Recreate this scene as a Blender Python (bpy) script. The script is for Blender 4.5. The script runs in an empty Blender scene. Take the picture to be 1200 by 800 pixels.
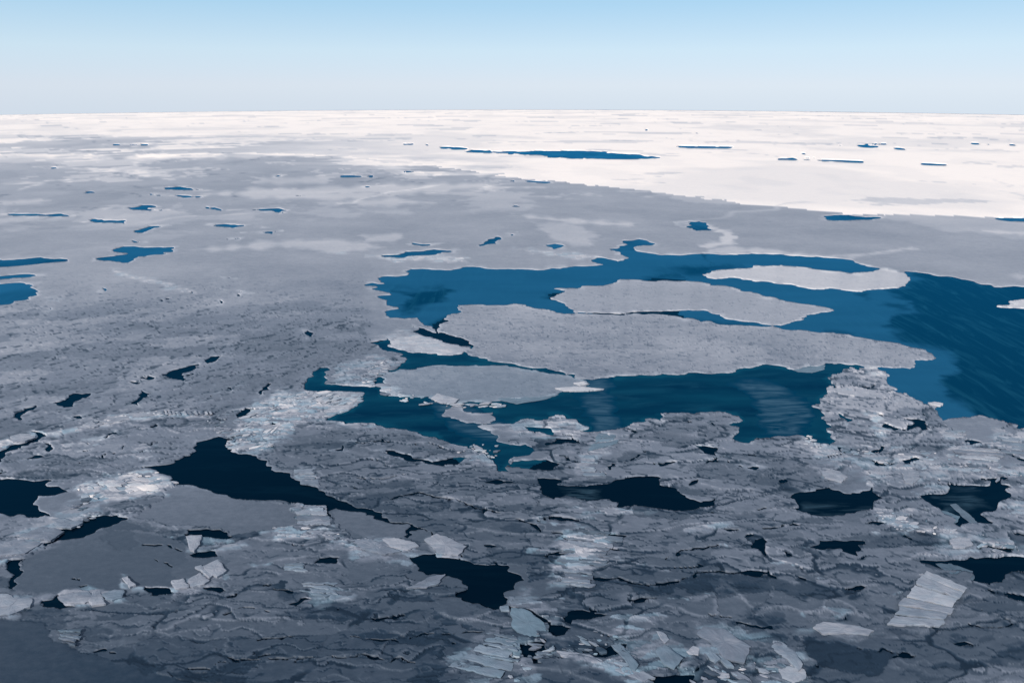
import bpy, math, random
import numpy as np

# ------------------------------------------------------------------ camera, sky, sun, exposure
H = 100.0                       # flying height above the sea
PITCH = math.radians(20.46)
F = 800.0                       # focal length in photo pixels (1200 wide)
DIP = 0.030                     # dip of the horizon
R = 2 * H / DIP ** 2            # radius of the curved sea

scene = bpy.context.scene
col = scene.collection
cam_data = bpy.data.cameras.new('camera')
cam_data.sensor_width = 36.0
cam_data.lens = 24.0
cam_data.clip_start = 1.0
cam_data.clip_end = 60000.0
cam = bpy.data.objects.new('camera', cam_data)
col.objects.link(cam)
cam.location = (0, 0, H)
cam.rotation_euler = (math.radians(90) - PITCH, 0, 0)
scene.camera = cam

SUN_EL, SUN_AZ = math.radians(33), math.radians(215)   # azimuth clockwise from +Y (view direction): behind, to the left
world = bpy.data.worlds.new('World')
scene.world = world
world.use_nodes = True
nt = world.node_tree
nt.nodes.clear()
sky = nt.nodes.new('ShaderNodeTexSky')
sky.sky_type = 'NISHITA'
sky.sun_disc = False
sky.sun_elevation = SUN_EL
sky.sun_rotation = SUN_AZ
sky.altitude = 3000
sky.air_density = 0.7
sky.dust_density = 0.3
sky.ozone_density = 1.5
bg = nt.nodes.new('ShaderNodeBackground')
bg.inputs['Strength'].default_value = 0.10
# thin pale polar veil over the clear sky, densest at the horizon
tc = nt.nodes.new('ShaderNodeTexCoord'); sx = nt.nodes.new('ShaderNodeSeparateXYZ'); nt.links.new(tc.outputs['Generated'], sx.inputs[0])
mr = nt.nodes.new('ShaderNodeMapRange'); mr.inputs[1].default_value = -.03; mr.inputs[2].default_value = .47; nt.links.new(sx.outputs[2], mr.inputs[0])
rp = nt.nodes.new('ShaderNodeValToRGB'); el = rp.color_ramp.elements
el[0].position = 0; el[0].color = (.66, .74, .86, 1)
el[1].position = 1; el[1].color = (.40, .50, .64, 1)
for pos, c_ in ((.07, (.685, .755, .865, 1)), (.15, (.645, .805, .915, 1)), (.26, (.45, .71, .91, 1)), (.5, (.40, .58, .76, 1))):
    q = el.new(pos); q.color = c_
nt.links.new(mr.outputs[0], rp.inputs[0])
sc = nt.nodes.new('ShaderNodeVectorMath'); sc.operation = 'SCALE'; sc.inputs['Scale'].default_value = 10.0
nt.links.new(rp.outputs[0], sc.inputs[0])
veil = nt.nodes.new('ShaderNodeMixRGB'); veil.inputs[0].default_value = .85
nt.links.new(sc.outputs[0], veil.inputs[2])
wo = nt.nodes.new('ShaderNodeOutputWorld')
nt.links.new(sky.outputs[0], veil.inputs[1])
nt.links.new(veil.outputs[0], bg.inputs[0])
nt.links.new(bg.outputs[0], wo.inputs[0])

sd = bpy.data.lights.new('sun', 'SUN')
sd.energy = 5.0
sd.angle = math.radians(0.5)
sd.color = (1.0, 0.92, 0.84)
sun = bpy.data.objects.new('sun', sd)
col.objects.link(sun)
sdir = (math.sin(SUN_AZ) * math.cos(SUN_EL), math.cos(SUN_AZ) * math.cos(SUN_EL), math.sin(SUN_EL))
from mathutils import Vector
sun.rotation_euler = Vector(sdir).to_track_quat('Z', 'Y').to_euler()
sun.location = (0, -50, 200)

scene.view_settings.view_transform = 'Standard'
scene.view_settings.look = 'None'
scene.view_settings.exposure = 0.0
scene.view_settings.gamma = 1.0

# ------------------------------------------------------------------ helpers
CP, SP = math.cos(PITCH), math.sin(PITCH)


def drop(x, y):
    return -(x * x + y * y) / (2 * R)


def to_px(x, y, z):
    dep = y * CP - (z - H) * SP
    up = y * SP + (z - H) * CP
    return 600 + F * x / dep, 400 - F * up / dep


def at(u, v):
    """photo pixel -> point on the sea"""
    a, b = (u - 600) / F, (400 - v) / F
    dx, dy, dz = a, CP + b * SP, -SP + b * CP
    k = (dx * dx + dy * dy) / (2 * R)
    disc = max(dz * dz - 4 * k * H, 0)
    t = 2 * H / (-dz + math.sqrt(disc))
    return dx * t, dy * t


def tag(o, label=None, cat=None, group=None, kind=None):
    if label: o['label'] = label
    if cat: o['category'] = cat
    if group: o['group'] = group
    o['kind'] = kind or 'thing'
    return o


def empty(name, loc=(0, 0, 0)):
    o = bpy.data.objects.new(name, None)
    o.location = loc
    o.empty_display_size = 1
    col.objects.link(o)
    return o


# --- noise (numpy)
def _hash(ix, iy, seed):
    n = (ix.astype(np.int64) * 374761393 + iy.astype(np.int64) * 668265263 + seed * 974634777) & 0xffffffff
    n = ((n ^ (n >> 13)) * 1274126177) & 0xffffffff
    n = ((n ^ (n >> 16)) * 2246822519) & 0xffffffff
    return ((n ^ (n >> 15)) & 0xffffff) / float(0xffffff)


def vnoise(x, y, seed=0):
    """gradient noise, about -1..1"""
    ix, iy = np.floor(x), np.floor(y)
    fx, fy = x - ix, y - iy
    ux, uy = fx * fx * fx * (fx * (fx * 6 - 15) + 10), fy * fy * fy * (fy * (fy * 6 - 15) + 10)
    def g(ox, oy):
        a = _hash(ix + ox, iy + oy, seed) * 6.2831853
        return np.cos(a) * (fx - ox) + np.sin(a) * (fy - oy)
    a, b, c, d = g(0, 0), g(1, 0), g(0, 1), g(1, 1)
    return 1.5 * ((a + (b - a) * ux) + ((c + (d - c) * ux) - (a + (b - a) * ux)) * uy)


def fbm(x, y, seed=0, octaves=4, gain=0.5):
    s, a, n = 0, 1.0, 0
    for k in range(octaves):
        s = s + a * vnoise(x * 2 ** k + 17 * k, y * 2 ** k - 9 * k, seed + k)
        n += a
        a *= gain
    return s / n


def worley(x, y, seed=0):
    """returns F1, F2 (distances) and an integer id of the nearest cell, and of the second"""
    ix, iy = np.floor(x), np.floor(y)
    f1 = np.full(x.shape, 9.0); f2 = np.full(x.shape, 9.0)
    c1 = np.zeros(x.shape, np.int64); c2 = np.zeros(x.shape, np.int64)
    for oy in (-1, 0, 1):
        for ox in (-1, 0, 1):
            cx, cy = ix + ox, iy + oy
            px = cx + 0.1 + 0.8 * _hash(cx, cy, seed)
            py = cy + 0.1 + 0.8 * _hash(cx, cy, seed + 51)
            d = np.hypot(px - x, py - y)
            cid = (cx.astype(np.int64) + 2000) * 4096 + cy.astype(np.int64) + 2000
            n1 = d < f1
            n2 = (~n1) & (d < f2)
            f2 = np.where(n1, f1, np.where(n2, d, f2)); c2 = np.where(n1, c1, np.where(n2, cid, c2))
            f1 = np.where(n1, d, f1); c1 = np.where(n1, cid, c1)
    return f1, f2, c1, c2


def rnd(cid, seed):
    return _hash(cid // 4096, cid % 4096, seed)


def smooth(e0, e1, x):
    t = np.clip((x - e0) / (e1 - e0), 0, 1)
    return t * t * (3 - 2 * t)


# ------------------------------------------------------------------ the map of the ice (traced outlines, photo pixels, laid on the sea by at())
LEADS = [
 # main blue lead with its arm to the upper right
 [(422,333),(433,332),(450,333),(447,325),(472,323),(480,315),(510,317),(550,312),(587,316),(633,315),(683,312),(712,310),(738,303),(733,298),(715,293),(722,289),(735,288),(727,282),(747,280),(777,287),(755,288),(740,290),(745,295),(765,297),(800,299),(837,298),(883,297),(933,299),(1000,305),(1033,315),(1053,318),(1093,322),(1133,328),(1167,336),(1215,337),(1430,345),(1430,520),(1210,503),(1197,505),(1190,497),(1177,495),(1150,485),(1132,489),(1115,492),(1100,494),(1107,486),(1100,480),(1087,472),(1070,467),(1050,456),(1036,446),(1037,435),(1030,431),(995,431),(972,442),(975,451),(971,462),(957,472),(964,485),(971,497),(970,506),(980,517),(975,522),(954,520),(951,512),(937,509),(922,512),(900,514),(877,517),(860,516),(852,514),(866,507),(859,499),(866,491),(862,486),(837,482),(812,486),(780,484),(775,494),(757,492),(740,500),(725,504),(705,507),(675,506),(687,500),(675,494),(660,487),(645,487),(642,492),(615,492),(600,496),(560,499),(580,507),(585,517),(600,521),(615,519),(631,525),(622,534),(600,538),(592,546),(600,551),(586,552),(575,540),(575,534),(537,520),(510,512),(487,511),(470,502),(450,499),(407,497),(380,492),(400,484),(417,479),(424,470),(424,461),(405,459),(375,460),(357,459),(360,445),(368,440),(375,430),(386,431),(385,437),(382,442),(386,451),(412,451),(437,454),(437,443),(450,440),(453,434),(465,433),(478,421),(470,417),(455,412),(445,405),(430,400),(450,398),(467,408),(480,413),(500,414),(537,413),(550,409),(500,380),(492,372),(470,373),(450,372),(448,366),(470,360),(452,355),(445,347),(456,345),(450,341),(432,339)],
 [(610,500),(645,501),(655,506),(650,510),(630,508)],
 # dark pools nearer the camera
 [(256,511),(272,517),(265,525),(287,530),(300,536),(311,542),(321,552),(337,555),(349,564),(347,569),(375,572),(400,586),(435,600),(480,614),(487,617),(470,613),(440,606),(412,600),(396,596),(386,599),(387,610),(381,606),(382,595),(345,592),(332,586),(300,586),(275,584),(230,571),(205,569),(200,560),(180,549),(160,547),(195,544),(220,535),(225,520),(240,517)],
 [(-120,556),(0,561),(25,562),(55,565),(80,576),(67,582),(47,584),(36,591),(54,600),(59,607),(25,605),(0,604),(-120,600)],
 [(31,507),(52,510),(50,516),(30,522),(15,530),(0,542),(-60,570),(-60,552),(0,527),(17,520),(41,515),(38,510)],
 [(92,607),(117,604),(155,605),(150,610),(120,620),(100,630),(65,637),(32,650),(22,662),(20,695),(15,685),(9,670),(6,655),(27,651),(50,642),(72,627),(77,624),(66,621),(97,616),(94,611)],
 [(220,621),(240,620),(269,626),(262,632),(240,630),(222,626)],
 [(221,651),(240,646),(256,646),(255,654),(235,655)],
 [(170,691),(200,690),(204,694),(180,698)],
 [(235,689),(250,686),(270,691),(257,694)],
 [(48,704),(58,704),(65,698),(75,708),(94,710),(70,714),(52,711)],
 [(484,659),(490,650),(512,647),(518,653),(537,654),(562,662),(595,662),(600,670),(612,679),(600,690),(592,700),(593,708),(585,716),(575,714),(562,710),(540,704),(536,698),(545,690),(540,680),(525,674),(505,672),(490,668)],
 [(598,711),(618,714),(638,722),(645,733),(675,735),(655,746),(643,746),(641,733),(625,722),(600,717)],
 [(604,755),(640,750),(643,760),(630,764),(632,780),(625,781),(612,768)],
 [(659,725),(667,715),(687,714),(695,719),(712,721),(700,725),(675,726),(667,731)],
 [(696,765),(712,760),(725,752),(737,755),(727,762),(707,772),(700,771)],
 [(770,792),(790,789),(816,790),(812,806),(765,806)],
 [(940,642),(972,633),(1010,635),(1013,646),(1005,649),(987,644)],
 [(1072,657),(1115,656),(1125,653),(1180,652),(1210,655),(1260,660),(1250,672),(1210,672),(1185,671),(1175,677),(1160,684),(1140,681),(1137,672),(1112,667)],
 [(926,584),(935,577),(960,572),(977,570),(985,577),(1005,579),(1020,573),(1024,568),(1023,590),(1025,600),(1000,601),(970,605),(945,605),(930,597)],
 [(1080,583),(1112,576),(1117,569),(1137,569),(1160,570),(1172,562),(1182,567),(1179,575),(1184,586),(1162,594),(1157,603),(1160,612),(1148,616),(1135,618),(1125,619),(1120,608),(1100,598),(1090,595)],
 [(630,561),(660,561),(662,565),(652,569),(682,570),(710,565),(725,562),(745,558),(775,557),(777,564),(770,568),(790,570),(800,580),(817,590),(840,584),(830,593),(812,599),(795,600),(760,593),(725,595),(710,588),(687,586),(660,580),(650,586),(628,576),(634,570)],
 [(815,521),(845,525),(846,530),(835,534),(826,529)],
 [(822,540),(836,540),(832,543)],
 [(802,569),(812,563),(824,559),(820,567),(810,571)],
 [(770,547),(780,540),(795,541),(785,545)],
 [(445,529),(462,530),(480,534),(505,540),(540,536),(546,538),(542,545),(515,546),(480,540),(460,535)],
 [(388,528),(398,526),(404,522),(402,530)],
 [(1020,526),(1032,522),(1031,531),(1022,530)],
 [(1055,540),(1080,536),(1075,541),(1060,543)],
 [(1125,515),(1155,520),(1140,523)],
 [(1095,561),(1110,561),(1102,565)],
 [(643,605),(668,607),(675,613),(655,612)],
 [(842,620),(870,620),(855,624)],
 [(366,661),(380,652),(400,654),(395,660)],
 [(340,710),(352,701),(366,700),(350,710)],
 [(319,690),(342,691),(340,695)],
 [(472,625),(485,616),(495,620),(480,624),(475,631)],
 [(1168,643),(1178,636),(1180,645),(1172,648)],
 [(900,640+28),(916,680),(905,676),(897,672)],
 [(107,762),(120,760),(126,764),(112,766)],[(130,765),(138,764),(138,768)],
 [(590,545),(612,541),(640,540),(655,544),(640,550),(612,549)],[(560,566),(585,563),(605,566),(585,570)],
 [(705,628),(722,624),(742,626),(728,630)],[(735,703),(752,699),(770,702),(752,706)],[(985,690),(1003,686),(1018,690),(1002,693)],
 [(866,548),(880,545),(896,548),(882,551)],[(1030,500),(1042,497),(1050,503),(1040,506)],[(985,487),(991,484),(994,492),(988,494)],
 [(1065,490),(1078,493),(1090,503),(1080,504),(1068,497)],[(1152,562),(1170,559),(1182,562),(1168,565)],[(1010,612),(1030,610),(1046,613),(1030,616)],
 [(868,672),(885,668),(905,670),(890,676)],[(1180,700),(1200,697),(1222,701),(1200,705)],[(1115,755),(1130,751),(1142,755),(1128,758)],
 [(640,650),(655,646),(672,650),(655,653)],[(560,640),(575,637),(588,641),(572,643)],[(1042,770),(1060,765),(1078,770),(1060,774)],
 # pools in the left-hand ice
 [(13,492),(27,480),(47,473),(47,478),(23,492)],
 [(67,477),(68,470),(80,468),(77,464),(90,460),(100,463),(93,468),(80,477)],
 [(153,472),(160,465),(170,457),(182,460),(167,468),(163,475)],
 [(162,442),(170,441),(183,445),(172,446)],[(152,448),(165,449),(160,452)],
 [(192,440),(207,432),(233,427),(227,433),(213,440),(227,438),(220,448),(207,443)],
 [(237,423),(247,417),(263,414),(253,422),(242,427)],
 [(302,463),(310,450),(318,450),(308,462)],[(267,453),(277,453),(270,458)],[(230,471),(243,471),(236,473)],[(247,465),(258,461),(252,467)],
 [(357,389),(367,387),(365,393),(363,397)],
 [(50,362),(63,361),(57,364)],[(118,341),(128,335),(124,342)],[(253,354),(259,353),(256,357)],[(270,350),(283,345),(280,349)],[(254,326),(272,325),(262,328)],
 [(71,498),(80,487),(77,494)],[(85,490),(100,485),(110,484),(92,492)],
 [(119,515),(130,507),(137,506),(125,515)],[(49,529),(55,521),(60,521),(56,530)],[(29,540),(37,534),(45,534),(54,537),(37,541)],
 [(95,528),(112,523),(100,529)],[(97,521),(104,517),(102,522)],[(175,500),(185,497),(188,500),(180,501)],
 [(280,482),(292,478),(303,484),(290,491),(278,489)],
 [(-200,330),(0,332),(20,331),(43,333),(37,338),(50,343),(33,347),(13,357),(0,358),(-200,366)],
 [(-60,322),(0,323),(33,321),(58,323),(40,325),(0,327),(-60,328)],
 [(105,304),(140,300),(150,296),(133,292),(140,289),(170,291),(207,289),(208,292),(190,299),(165,300),(150,307),(128,307),(118,305)],
 [(-40,304),(0,305),(35,303),(70,304),(72,307),(45,310),(0,313),(-40,312)],
 [(188,220),(213,218),(243,222),(233,223.5),(200,222)],[(180,227),(200,228),(247,231),(233,232.5),(190,229.5)],
 [(143,245),(160,240),(200,242),(180,244),(207,247),(173,247)],[(13,251),(67,250),(80,253),(60,253.5),(20,252.5)],
 [(97,258),(110,256.5),(153,258),(147,262),(113,261)],[(150,272),(173,265),(200,264),(180,268),(170,273)],
 [(250,242),(260,241),(256,247),(250,246)],[(267,246),(320,244.5),(343,246),(333,251),(323,247)],
 [(243,264),(267,263),(283,263),(270,267)],[(293,265),(317,265.5),(305,267)],[(293,272),(327,270),(323,275)],[(267,280),(283,278),(275,282)],[(145,281),(160,283),(175,284),(160,285)],
 [(135,168.8),(173,169),(170,171),(145,170.8)],[(303,206.3),(333,205),(318,207.8)],
 [(515,172.5),(533,172),(553,174.5),(580,177.5),(600,177),(633,176.5),(667,176.5),(700,177),(727,179),(753,182.5),(790,185),(753,187),(700,187),(647,185),(613,181.5),(587,180),(547,178.5)],
 [(482,168),(497,168.5),(512,172),(493,171.5)],[(445,198.6),(467,199.5),(495,201),(467,202.6)],[(400,205),(427,205.5),(430,208),(400,208)],
 [(413,218),(450,218),(433,220)],[(560,287),(577,281),(603,273),(580,284),(563,289)],[(477,285),(500,286),(523,285),(493,288)],
 [(443,301),(483,295),(510,292.5),(537,294),(510,297.5),(467,302)],[(582,211.5),(617,211.5),(653,214),(655,215.5),(633,215)],
 [(753,151.5),(773,151.5),(765,154)],[(760,172.5),(800,170.8),(853,171.8),(872,175),(850,174.3),(800,173.8)],
 [(640,287),(655,285),(665,290),(650,292)],[(700,302),(730,308),(712,309),(690,305)],
 [(790,260),(820,259),(837,269),(823,271),(808,266)],
 [(947,256),(987,252),(1000,252),(1013,254),(1050,254),(1033,256.5),(1007,258.5),(975,258.5)],[(1153,255.5),(1210,256),(1210,264),(1183,258.5)],
 [(890,187.2),(940,184.5),(957,186.5),(1000,188.5),(1040,189.5),(1007,191.8),(980,190.5),(933,188)],[(1075,190.5),(1110,191.5),(1122,194.5),(1087,193.8)],
 [(970,169.8),(1013,169.5),(1040,172.5),(1090,175.8),(1053,176),(1000,172.6)],[(1020,167.8),(1070,168.6),(1060,170.2),(1030,169.7)],
 [(1127,166.8),(1185,169),(1167,171.2),(1140,169.8)],[(813,155),(840,155.5),(825,157)],[(900,160),(925,159.5),(915,162)],
 [(940,179),(960,179.5),(958,182)],[(1190,176),(1230,177),(1200,178.5)],
]
FLOES = {   # floes that stand in the water of the leads
 'main': [(538,358),(572,356),(600,357),(633,362),(663,368),(700,368),(733,367.5),(780,369),(800,373),(850,379),(883,382),(910,383),(933,385),(1000,393),(1050,402),(1083,410),(1102,420),(1073,423),(1070,433),(1053,432),(1007,428),(967,425),(933,433),(900,427),(867,432),(850,437),(800,437),(733,440),(710,442),(695,445),(677,442),(657,435),(633,431),(600,426),(573,422),(545,415),(553,409),(553,404),(530,393),(512,386),(520,380),(530,372)],
 'long': [(648,338),(683,337),(705,335),(720,333),(728,328),(740,327),(800,329),(850,335),(900,348),(950,358),(982,363),(950,372),(933,377),(910,381),(883,378),(860,375),(833,368),(817,364),(800,364),(743,366),(700,366),(668,366),(662,356),(650,350),(655,343)],
 'upper': [(820,323),(850,317),(883,312),(933,311),(967,317),(1000,321),(1033,315),(1053,318),(1067,327),(1050,337),(1010,342),(983,339),(933,336),(900,330),(867,327),(833,326)],
 'edge': [(1163,357),(1200,352),(1280,352),(1290,366),(1200,362),(1177,360)],
 'lower': [(453,437),(507,428),(590,428),(633,435),(673,442),(692,447),(688,455),(665,458),(640,466),(580,470),(527,473),(507,465),(470,465),(445,460),(440,452)],
 'wedge': [(452,401),(463,396),(480,394),(492,394),(510,398),(535,405),(551,410),(540,415),(515,416),(485,412),(465,408)],
 'islet': [(525,476),(540,479),(550,484),(574,482),(577,493),(565,497),(545,495),(527,491),(520,486)],
}
SLIVERS = [  # narrow water cut through floes
 [(483,382),(495,385),(530,393),(547,399),(553,408),(535,404),(510,397),(490,392)],
 [(805,363),(830,366),(860,376),(883,381),(870,382),(840,379),(812,372)],
 [(437,443),(450,440),(452,452),(437,452)],
]
LINES = [  # cracks: half width, points
 (1.4,[(212,786),(245,784),(256,775),(300,775),(345,771)]),(1.6,[(350,774),(400,771),(425,768),(447,773)]),(1.6,[(450,778),(462,772),(488,777)]),
 (1.9,[(692,679),(720,678),(740,684),(770,686),(800,681),(818,673),(835,670),(862,673),(898,671)]),
 (1.0,[(420,562),(450,562),(472,557),(490,558)]),(1.5,[(460,584),(472,578),(485,576),(510,582),(540,590),(560,595),(587,600)]),
 (1.0,[(405,517),(425,521),(440,516),(458,517)]),(1.5,[(595,606),(618,614),(635,625),(657,625)]),
 (1.6,[(762,654),(780,654),(800,645),(820,643),(843,639)]),(1.3,[(808,717),(830,721),(862,724)]),(1.8,[(867,731),(885,733),(900,736)]),
 (.8,[(482,614),(505,624),(530,635),(547,642),(545,650),(538,653)]),(1.1,[(410,747),(440,750),(470,751),(500,742),(530,743),(565,740)]),
 (1.6,[(1000,760),(1020,763),(1035,760),(1055,768)]),(1.1,[(1135,709),(1160,716)]),(1.3,[(1140,731),(1162,736),(1185,733),(1205,730)]),
 (1.0,[(1150,707),(1175,709),(1205,709)]),(1.0,[(255,722),(270,720),(285,714),(300,714)]),(1.0,[(165,640),(185,640),(205,645),(220,646)]),
 (.7,[(165,656),(185,658),(207,663)]),(.9,[(82,668),(88,678),(92,688),(100,688)]),(1.1,[(300,751),(330,748),(350,745)]),(1.1,[(300,717),(320,718)]),
 (1.2,[(900,620),(925,618),(957,616)]),(1.1,[(885,597),(910,595),(940,600)]),(1.2,[(700,560),(715,548),(735,540),(755,534)]),
 (.8,[(115,543),(130,530),(150,522)]),(.9,[(140,532),(165,528),(180,520)]),(.7,[(90,545),(112,536),(125,530)]),
 (.5,[(180,355),(240,338),(300,345)]),(.5,[(0,233),(60,236),(110,232)]),(.45,[(720,188.5),(740,188.3),(765,188.6)]),(.4,[(890,187.5),(840,188.2),(800,187)]),
 (.5,[(1040,190),(1060,190.5),(1080,191.5)]),(.4,[(1150,192),(1210,193)]),(.45,[(870,174),(900,178),(945,180),(975,182)]),
 (.5,[(560,242),(600,242),(640,241)]),(.5,[(380,196),(430,190),(470,188)]),(.5,[(455,188),(440,176),(480,176)]),
]
DARK = [   # patches of thin dark ice (feather px, strength)
 (3,.8,[(720,680),(770,688),(800,683),(820,675),(862,674),(900,672),(905,690),(870,698),(850,696),(810,693),(795,690),(785,697),(760,699),(740,690)]),
 (3,.8,[(898,668),(917,681),(932,685),(937,680),(960,682),(982,691),(1005,695),(980,701),(955,701),(925,696),(900,685)]),
 (4,.9,[(947,750),(982,752),(1005,760),(1035,760),(1065,770),(1040,775),(1032,792),(1005,790),(975,785),(955,780),(945,765)]),
 (3,.7,[(430,702),(455,697),(470,694),(500,700),(510,705),(480,706),(460,703)]),(3,.6,[(325,722),(370,719),(412,724),(405,731),(375,730)]),
 (3,.6,[(120,614),(160,611),(217,621),(215,626),(165,622),(125,622)]),(4,.6,[(35,712),(78,715),(78,735),(60,738),(25,728)]),
 (3,.5,[(124,620),(160,625),(160,645),(135,640),(122,630)]),(3,.6,[(100,732),(130,735),(125,752),(98,748)]),
 (3,.8,[(150,770),(170,770),(195,785),(170,790),(155,780)]),(4,.8,[(205,788),(240,788),(290,795),(280,806),(200,806)]),
 (4,.6,[(410,745),(445,738),(470,745),(500,745),(545,744),(500,757),(450,755)]),(4,.7,[(480,795),(500,788),(525,780),(520,790),(500,806),(480,806)]),
 (3,.6,[(413,567),(450,565),(480,562),(485,570),(450,572),(430,574)]),(3,.6,[(505,582),(530,590),(560,598),(545,602),(520,598),(500,590)]),
 (3,.6,[(600,612),(625,625),(610,628),(590,620)]),(3,.6,[(655,712),(690,712),(712,720),(690,730),(660,733)]),
 (4,.7,[(690,768),(725,748),(745,752),(730,768),(705,778)]),(3,.6,[(930,637),(1010,628),(1060,627),(1020,637),(960,645)]),
 (3,.6,[(1080,633),(1105,630),(1108,640),(1085,640)]),(3,.6,[(900,720),(920,718),(928,728),(900,732)]),
 (3,.6,[(1035,737),(1055,735),(1080,743),(1055,747)]),(3,.6,[(1110,748),(1130,745),(1140,752),(1120,755)]),(3,.6,[(1175,755),(1200,753),(1210,765),(1180,765)]),
 (3,.5,[(1150,747),(1165,745),(1168,753),(1152,753)]),(3,.7,[(750,592),(790,600),(815,600),(800,610),(770,612),(740,603)]),
 (3,.5,[(1115,532),(1130,530),(1140,536),(1128,540)]),(2.5,.5,[(880,558),(905,555),(920,562),(900,570),(880,566)]),
 (3,.5,[(715,628),(740,640),(755,650),(745,652),(725,642),(708,640)]),(2.5,.6,[(640,468+38),(655,506),(660,512),(640,513)]),
 (2,.5,[(190,442),(225,430),(230,445),(205,449)]),(2,.4,[(180,488),(200,494),(195,500),(175,500)]),
 (2,.6,[(620,478+66),(640,541),(655,548),(630,551)]),(3,.5,[(1070,655),(1100,660),(1120,667),(1095,668)]),
 (2.5,.6,[(735,528),(760,532),(750,540),(735,545),(720,545)]),(2,.5,[(850,604),(880,600),(900,604),(870,609)]),
]
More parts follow.
